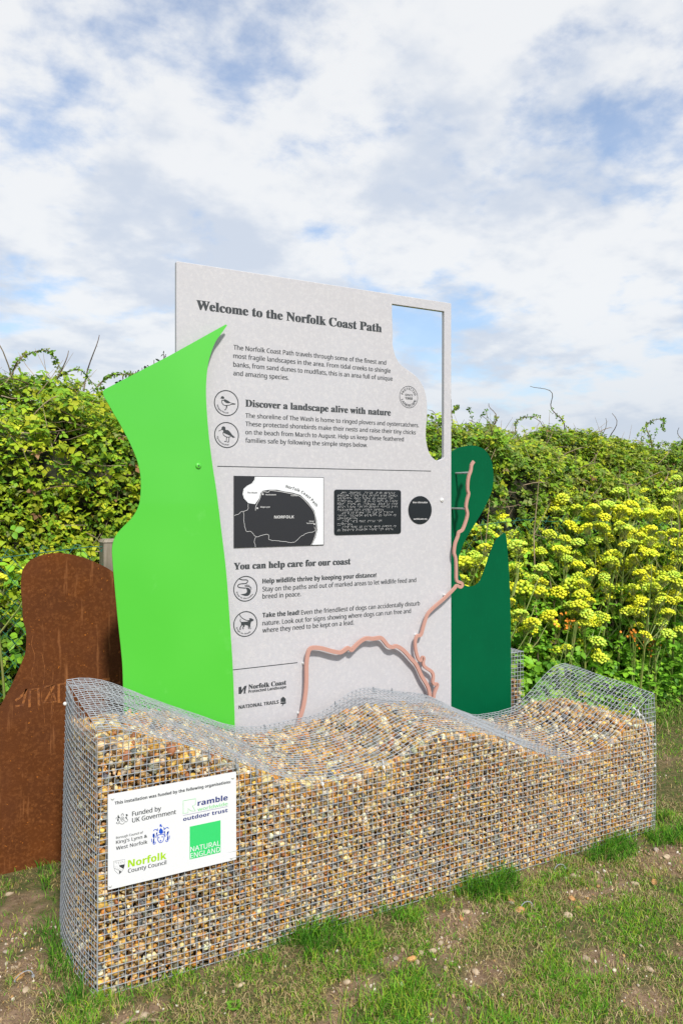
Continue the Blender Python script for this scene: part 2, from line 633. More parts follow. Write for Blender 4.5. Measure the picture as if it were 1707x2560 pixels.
def wire_cage(root, step=.0212, r=.00122):
    wob = lambda s: random.uniform(-s, s)
    nxs = int(LEN / step)
    X = [LEN * i / nxs for i in range(nxs + 1)]
    # front
    fm = MB()
    for x in X:
        top = float(mesh_top(x, 0))
        n = 6
        fm.tube([(x + wob(.0011) + (.024 * max(0, 1 - x / .25) * ((k / n) ** 3)), float(front_bulge(x, top * k / n)) + wob(.0011), -.02 + (top + .02) * k / n) for k in range(n + 1)], r, 5, False)
    z = .006
    while z < .86:
        xs = [x for x in X if float(mesh_top(x, 0)) > z - .004]
        run = []
        for x in X + [99]:
            if x < 90 and float(mesh_top(x, 0)) > z - .004:
                run.append(x)
            elif run:
                if len(run) > 1:
                    sub = run[::4] + ([run[-1]] if run[-1] not in run[::4] else [])
                    fm.tube([(q, float(front_bulge(q, z)) - .0022 + wob(.0005), z + wob(.0009)) for q in sub], r, 5, False)
                run = []
        z += step
    fm.build('front_wire_mesh', M['wire'], root)
    # back
    bm_ = MB()
    for x in X[::1]:
        top = float(mesh_top(x, DEP))
        bm_.tube([(x, DEP, 0), (x, DEP + wob(.001), top * .5), (x, DEP, top)], r, 5, False)
    z = .006
    while z < .86:
        run = []
        for x in X + [99]:
            if x < 90 and float(mesh_top(x, DEP)) > z - .004:
                run.append(x)
            elif run:
                if len(run) > 1:
                    sub = run[::8] + ([run[-1]] if run[-1] not in run[::8] else [])
                    bm_.tube([(q, DEP + .0022, z + wob(.0009)) for q in sub], r, 5, False)
                run = []
        z += step
    bm_.build('back_wire_mesh', M['wire'], root)
    # ends
    nys = int(DEP / step)
    Y = [DEP * i / nys for i in range(nys + 1)]
    for xe, nm in ((0.0, 'end_wire_mesh'), (LEN, 'end_wire_mesh')):
        em = MB()
        bul = (lambda y, z: float(side_bulge(y, z))) if xe == 0 else (lambda y, z: .006 * math.sin(math.pi * y / DEP))
        for y in Y:
            top = float(mesh_top(xe, y))
            em.tube([(xe + bul(y, top * k / 6) + wob(.0011), y + wob(.0011), top * k / 6) for k in range(7)], r, 5, False)
        z = .006
        while z < .88:
            ys = [y for y in Y if float(mesh_top(xe, y)) > z - .004]
            if len(ys) > 2:
                em.tube([(xe + bul(y, z) - .002, y, z + wob(.0009)) for y in ys[::2] + [ys[-1]]], r, 5, False)
            z += step
        em.build(nm, M['wire'], root)
    # rolling top
    tm = MB()
    for x in X:
        ys = [DEP * k / 7 for k in range(8)]
        tm.tube([(x + wob(.001) * (0 < k < 7), y, float(mesh_top(x, y)) + .001 + wob(.0008)) for k, y in enumerate(ys)], r * 1.12, 5, False)
    for y in Y:
        yy = y + wob(.001)
        tm.tube([(x, yy, float(mesh_top(x, y)) + .003 + wob(.0011)) for x in X[::2] + [X[-1]]], r * 1.12, 5, False)
    tm.build('top_wire_mesh', M['wire'], root)


def fill_stones(root):
    r = np.random.default_rng(3)
    C, S = [], []

    def layer(n_u, n_v, fn, size):
        U, Vv = np.meshgrid(np.arange(n_u) + .5, np.arange(n_v) + .5)
        U = (U + (np.arange(n_v)[:, None] % 2) * .5 + r.uniform(-.38, .38, U.shape)) / n_u
        Vv = (Vv + r.uniform(-.38, .38, Vv.shape)) / n_v
        return fn(np.clip(U.ravel(), 0, 1), np.clip(Vv.ravel(), 0, 1))

    # front face, bigger stones near the top
    def front(depth):
        def fn(u, v):
            x = .008 + u * (LEN - .016)
            top = fill_top(x, 0)
            z = v * np.maximum(top, .1)
            return x, z, top
        return fn
    for li, (sp, y0) in enumerate(((.0165, .0115), (.0170, .022), (.021, .034))):
        x, z, top = layer(int(LEN / sp), int(.66 / (sp * .92)), front(0), sp)
        keep = z < top - .004
        x, z, top = x[keep], z[keep], top[keep]
        s = np.exp(r.normal(math.log(.0104), .38, len(x)))
        s *= 1 + .45 * np.clip(1 - (top - z) / .10, 0, 1)
        s = np.clip(s, .006, .026)
        y = y0 + (s - .0104) * .8 + r.uniform(-.001, .003, len(x)) + front_bulge(x, z)
        C.append(np.stack([x, y, z], -1))
        S.append(s)
    front_n = sum(len(c) for c in C)
    # left end face
    for y0, sp in ((.012, .0185), (.026, .02)):
        def fn(u, v):
            y = u * DEP
            return y, v * fill_top(0 * y + .02, y)
        y, z = layer(int(DEP / sp), int(.78 / (sp * .9)), fn, sp)
        s = np.clip(np.exp(r.normal(math.log(.0105), .27, len(y))), .005, .021)
        C.append(np.stack([y0 + side_bulge(y, z) + r.uniform(0, .003, len(y)), y, z], -1))
        S.append(s)
    # right end
    def fn(u, v):
        y = u * DEP
        return y, v * fill_top(0 * y + LEN - .02, y)
    y, z = layer(26, 24, fn, .02)
    s = np.clip(np.exp(r.normal(math.log(.0105), .27, len(y))), .005, .02)
    C.append(np.stack([LEN - .014 + r.uniform(-.004, 0, len(y)), y, z], -1))
    S.append(s)
    # top surface
    tops = []
    for sp, dz in ((.024, 0), (.024, -.013)):
        def fn(u, v):
            return .01 + u * (LEN - .02), .01 + v * (DEP - .02)
        x, y = layer(int(LEN / sp), int(DEP / sp), fn, sp)
        s = np.clip(np.exp(r.normal(math.log(.0160), .28, len(x))), .007, .028)
        z = fill_top(x, y) - s * .55 + dz
        C.append(np.stack([x, y, z], -1))
        S.append(s)
    C, S = np.concatenate(C), np.concatenate(S)
    # the ones that show largest become parts of their own
    cp = np.array(cam.location)
    d = np.linalg.norm(C - cp, axis=1)
    vis = ((C[:, 1] < .016) | (C[:, 2] > fill_top(C[:, 0], C[:, 1]) - .6 * S - .004))
    app = np.where(vis, S / d, 0)
    order = np.argsort(-app)
    big = order[:290]
    rest = order[290:]
    for i in big:
        stone_part(tuple(C[i]), float(S[i]), root)
    far2 = rest
    outer = app[far2] > 0
    stone_mass('gravel', C[far2[outer]], S[far2[outer]], V2, ICO2F, r, root)
    stone_mass('gravel', C[far2[~outer]], S[far2[~outer]], V1, ICO1F, r, root)
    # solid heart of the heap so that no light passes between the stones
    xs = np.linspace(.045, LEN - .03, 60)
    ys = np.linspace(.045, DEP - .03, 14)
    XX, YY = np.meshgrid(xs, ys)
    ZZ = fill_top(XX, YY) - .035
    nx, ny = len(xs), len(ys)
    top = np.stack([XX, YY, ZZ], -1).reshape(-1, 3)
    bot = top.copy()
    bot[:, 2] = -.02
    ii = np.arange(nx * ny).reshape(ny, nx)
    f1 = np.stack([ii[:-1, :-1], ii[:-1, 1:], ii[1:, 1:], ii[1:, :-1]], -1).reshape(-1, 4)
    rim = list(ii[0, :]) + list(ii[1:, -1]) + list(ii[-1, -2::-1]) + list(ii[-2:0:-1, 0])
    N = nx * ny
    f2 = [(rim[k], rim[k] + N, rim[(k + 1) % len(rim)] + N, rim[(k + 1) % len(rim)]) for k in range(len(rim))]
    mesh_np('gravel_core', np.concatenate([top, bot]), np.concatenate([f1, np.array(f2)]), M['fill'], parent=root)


def cable_tie(mb, p, out=(0, -1, 0), s=1.0):
    """a small plastic tie looped round two wires with its cut tail"""
    p = Vector(p)
    o = Vector(out)
    pts = [p + o * .006 * math.cos(a) * s + Vector((0, 0, .013 * math.sin(a) * s)) for a in [k * math.pi / 5 for k in range(11)]]
    mb.tube(pts, .0017, 4)
    mb.box(p.x - .004, p.x + .004, p.y - .011, p.y - .003, p.z - .016, p.z - .007)
    mb.tube([p + Vector((0, -.006, -.010)), p + Vector((.006, -.010, -.032 * s))], .0015, 4)


gab = empty('gabion', (0, 0, 0))
tag(gab, 'low wire gabion with rolling wavy top filled with golden brown flint gravel', 'gabion')
wire_cage(gab)
fill_stones(gab)
for p, k in (((.36, -.006, .71), 't'), ((.455, -.006, .665), 't'), ((.53, -.006, .63), 't'), ((.782, -.006, .545), 'w'), ((1.04, -.006, .562), 'w'), ((1.64, -.006, .565), 't'), ((1.86, -.006, .462), 't'), ((2.43, -.006, .57), 'w'),
             ((1.14, .553, .648), 't'), ((1.34, .553, .688), 't'), ((1.44, .553, .67), 't'), ((.80, .553, .592), 't')):
    tb = MB()
    cable_tie(tb, p, s=.65 if p[1] > .1 else 1.0)
    tb.build('cable_tie', M['tie' if k == 't' else 'white_plastic'], gab)
tb = MB()
tb.tube([(2.43, .02, .585), (2.475, .0, .54), (2.50, -.008, .46), (2.51, -.008, .42)], .003, 5)
tb.build('lacing_strap', M['white_plastic'], gab)
for (x, y_, z) in ((-.012, .52, .80), (2.553, 0, .40), (2.552, 0, .30)):
    tb = MB()
    tb.dome((x, y_, z), .007, .006, 8)
    tb.build('end_cap', M['white_plastic'], gab)

# second, plain cage behind the signs
g2 = empty('gabion', (1.0, .79, 0))
tag(g2, 'half hidden wire gabion standing behind the dark green panel', 'gabion')


def straight_cage(root, L, W, H):
    step = .0212
    m = MB()
    nx, ny, nz = int(L / step), int(W / step), int(H / step)
    for i in range(nx + 1):
        x = L * i / nx
        for y in (0, W):
            m.tube([(x, y, 0), (x, y, H)], .00125, 4, False)
        m.tube([(x, 0, H), (x, W * .5, H + random.uniform(-.004, .008)), (x, W, H)], .00125, 4, False)
    for j in range(ny + 1):
        y = W * j / ny
        for x in (0, L):
            m.tube([(x, y, 0), (x, y, H)], .00125, 4, False)
        m.tube([(0, y, H + .002), (L, y, H + .002)], .00125, 4, False)
    for k in range(nz + 1):
        z = H * k / nz
        m.tube([(-.002, -.002, z), (L + .002, -.002, z), (L + .002, W + .002, z), (-.002, W + .002, z), (-.002, -.002, z)], .00125, 4, False)
    m.build('wire_mesh', M['wire'], root)
    r = np.random.default_rng(8)
    n = 4200
    x = r.uniform(.012, L - .012, n)
    y = r.uniform(.012, W - .012, n)
    z = r.uniform(.01, H - .17, n)
    side = r.integers(0, 3, n)
    y[side == 0] = .013
    x[side == 1] = L - .013
    z[side == 2] = H - .17 + r.uniform(-.01, .01, (side == 2).sum())
    s = np.clip(np.exp(r.normal(math.log(.012), .27, n)), .006, .022)
    stone_mass('gravel', np.stack([x, y, z], -1), s, V1, ICO1F, r, root)
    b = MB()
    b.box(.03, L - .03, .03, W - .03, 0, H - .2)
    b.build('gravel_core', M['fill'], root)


straight_cage(g2, 1.455, .42, .712)

# ------------------------------------------------------------------ lettering


def alpha(s, up, lo, dg=None):
    o = ''
    for c in s:
        if 'A' <= c <= 'Z':
            o += chr(up + ord(c) - 65)
        elif 'a' <= c <= 'z':
            o += chr(lo + ord(c) - 97)
        elif c.isdigit() and dg:
            o += chr(dg + int(c))
        else:
            o += c
    return o


STY = {'serif': (0x1D400, 0x1D41A, 0x1D7CE), 'bold': (0x1D5D4, 0x1D5EE, 0x1D7EC), 'sans': (0x1D5A0, 0x1D5BA, 0x1D7E2)}


def glyphs(s, style, offset=0.0):
    c = bpy.data.curves.new('lettering', 'FONT')
    c.body = alpha(s, *STY[style])
    c.resolution_u = 3
    c.offset = offset
    o = bpy.data.objects.new('lettering', c)
    link(o)
    bpy.context.view_layer.update()
    me = o.to_mesh()
    v = np.array([x.co[:2] for x in me.vertices]).reshape(-1, 2)
    f = [tuple(p.vertices) for p in me.polygons]
    o.to_mesh_clear()
    bpy.data.objects.remove(o)
    bpy.data.curves.remove(c)
    return v, f


CAP = {k: glyphs('H', k)[0][:, 1].max() for k in STY}


class Art:
    """flat print lying on a vertical plane that faces -Y"""

    def __init__(s, y):
        s.y, s.v, s.f = y, [], []

    def poly(s, pts, lift=0.0):
        b = len(s.v)
        s.v += [(x, s.y - lift, z) for x, z in pts]
        s.f.append(tuple(range(b, b + len(pts))))

    def stroke(s, pts, w, lift=0.0, closed=False):
        n = len(pts)
        L_, R_ = [], []
        for i in range(n):
            a = pts[i - 1] if (i or closed) else pts[0]
            c = pts[(i + 1) % n] if (i < n - 1 or closed) else pts[-1]
            dx, dz = c[0] - a[0], c[1] - a[1]
            l = math.hypot(dx, dz) or 1
            nx, nz = -dz / l * w / 2, dx / l * w / 2
            L_.append((pts[i][0] + nx, pts[i][1] + nz))
            R_.append((pts[i][0] - nx, pts[i][1] - nz))
        b = len(s.v)
        for p, q in zip(L_, R_):
            s.v += [(p[0], s.y - lift, p[1]), (q[0], s.y - lift, q[1])]
        for i in range(n if closed else n - 1):
            j = (i + 1) % n
            s.f.append((b + 2 * i, b + 2 * j, b + 2 * j + 1, b + 2 * i + 1))

    def ring(s, cx, cz, r, w):
        s.stroke([(cx + r * math.cos(t), cz + r * math.sin(t)) for t in [k * 2 * math.pi / 40 for k in range(40)]], w, closed=True)

    def dot(s, cx, cz, r, n=8):
        s.poly([(cx + r * math.cos(t), cz + r * math.sin(t)) for t in [k * 2 * math.pi / n for k in range(n)]])

    def text(s, t, x0, x1, z, cap, style, offset=0.0, lift=0.0):
        if offset:      # heavier face: the same letters laid again a hair to each side
            d = offset * cap
            for k, dx in enumerate((-d, -d / 3, d / 3, d)):
                s.text(t, x0 + dx, x1 + dx, z, cap, style, 0, lift + .00005 * k)
            return
        v, f = glyphs(t, style)
        mn, mx = v[:, 0].min(), v[:, 0].max()
        kx, kz = (x1 - x0) / (mx - mn), cap / CAP[style]
        b = len(s.v)
        s.v += [(x0 + (p[0] - mn) * kx, s.y - lift, z + p[1] * kz) for p in v]
        s.f += [tuple(i + b for i in q) for q in f]

    def text_path(s, t, path, cap, style, stretch=1.0):
        """letters set one by one along a polyline"""
        seg = [math.dist(path[i], path[i + 1]) for i in range(len(path) - 1)]
        tot = sum(seg)
        gl = [(glyphs(c, style) if c != ' ' else None) for c in t]
        k = cap / CAP[style]
        wid = [(g[0][:, 0].max() - g[0][:, 0].min() + .11 if g else .28) for g in gl]
        kx = tot / sum(wid)
        d = 0
        for g, w in zip(gl, wid):
            c = (d + w * kx / 2)
            d += w * kx
            if g is None:
                continue
            i, acc = 0, 0
            while i < len(seg) - 1 and acc + seg[i] < c:
                acc += seg[i]
                i += 1
            q = (c - acc) / seg[i]
            px = path[i][0] + (path[i + 1][0] - path[i][0]) * q
            pz = path[i][1] + (path[i + 1][1] - path[i][1]) * q
            a = math.atan2(path[i + 1][1] - path[i][1], path[i + 1][0] - path[i][0])
            ca, sa = math.cos(a), math.sin(a)
            mid = (g[0][:, 0].max() + g[0][:, 0].min()) / 2
            b = len(s.v)
            for p in g[0]:
                u, v_ = (p[0] - mid) * kx * .98, p[1] * k
                s.v.append((px + u * ca - v_ * sa, s.y, pz + u * sa + v_ * ca))
            s.f += [tuple(j + b for j in ff) for ff in g[1]]

    def build(s, name, m, parent):
        me = bpy.data.meshes.new(name)
        me.from_pydata(s.v, [], s.f)
        me.update()
        me.materials.append(m)
        return link(bpy.data.objects.new(name, me), parent)


def arc(cx, cz, r, a0, a1, n=14):
    return [(cx + r * math.cos(R(a0 + (a1 - a0) * k / n)), cz + r * math.sin(R(a0 + (a1 - a0) * k / n))) for k in range(n + 1)]


def crom(pts, n=6):
    """smooth curve through the points"""
    P = [Vector(p) for p in pts]
    P = [P[0] * 2 - P[1]] + P + [P[-1] * 2 - P[-2]]
    out = []
    for i in range(1, len(P) - 2):
        p0, p1, p2, p3 = P[i - 1:i + 3]
        for k in range(n):
            t = k / n
            out.append(tuple(.5 * ((2 * p1) + (p2 - p0) * t + (2 * p0 - 5 * p1 + 4 * p2 - p3) * t * t + (3 * p1 - p0 - 3 * p2 + p3) * t ** 3)))
    out.append(tuple(P[-2]))
    return out


def sheet(name, outlines, y_front, thick, m, parent=None, bevel=.0):
    """cut-out board: outlines of (x, z), the first the rim and the rest holes"""
    import bmesh
    from mathutils.geometry import tessellate_polygon
    tris = tessellate_polygon([[Vector((p[0], p[1], 0)) for p in pts] for pts in outlines])
    flat = [p for pts in outlines for p in pts]
    n = len(flat)
    vs = [(x, y_front, z) for x, z in flat] + [(x, y_front + thick, z) for x, z in flat]
    fs = [tuple(t) for t in tris] + [tuple(i + n for i in t[::-1]) for t in tris]
    b = 0
    for pts in outlines:
        k = len(pts)
        for i in range(k):
            j = (i + 1) % k
            fs.append((b + i, b + j, b + j + n, b + i + n))
        b += k
    me = bpy.data.meshes.new(name)
    bm = bmesh.new()
    bv = [bm.verts.new(v) for v in vs]
    for f in fs:
        try:
            bm.faces.new([bv[i] for i in f])
        except ValueError:
            pass
    bmesh.ops.recalc_face_normals(bm, faces=bm.faces)
    if bevel:
        rim = [e for e in bm.edges if len(e.link_faces) == 2 and abs(e.verts[0].co.y - e.verts[1].co.y) < 1e-6 and e.calc_face_angle() > 1.2]
        bmesh.ops.bevel(bm, geom=rim, offset=bevel, segments=2, profile=.5, affect='EDGES')
    bm.to_mesh(me)
    bm.free()
    me.materials.append(m)
    return link(bpy.data.objects.new(name, me), parent)


def strip(name, path, y_front, w, t, m, parent=None):
    """flat bar bent along a line, edge-on depth t"""
    path = crom(path, 3)
    mb = MB()
    n = len(path)
    for i in range(n):
        a, c = path[max(i - 1, 0)], path[min(i + 1, n - 1)]
        dx, dz = c[0] - a[0], c[1] - a[1]
        l = math.hypot(dx, dz) or 1
        nx, nz = -dz / l * w / 2, dx / l * w / 2
        x, z = path[i]
        e = .93
        ring = [(-1, t), (-1, .0012), (-e, 0), (e, 0), (1, .0012), (1, t)]
        for q, yy in ring:
            mb.v.append((x + nx * q, y_front + yy, z + nz * q))
    for i in range(n - 1):
        for k in range(6):
            k2 = (k + 1) % 6
            mb.f.append((i * 6 + k, i * 6 + k2, (i + 1) * 6 + k2, (i + 1) * 6 + k))
    mb.f.append(tuple(range(6)))
    mb.f.append(tuple((n - 1) * 6 + k for k in range(6))[::-1])
    return mb.build(name, m, parent)

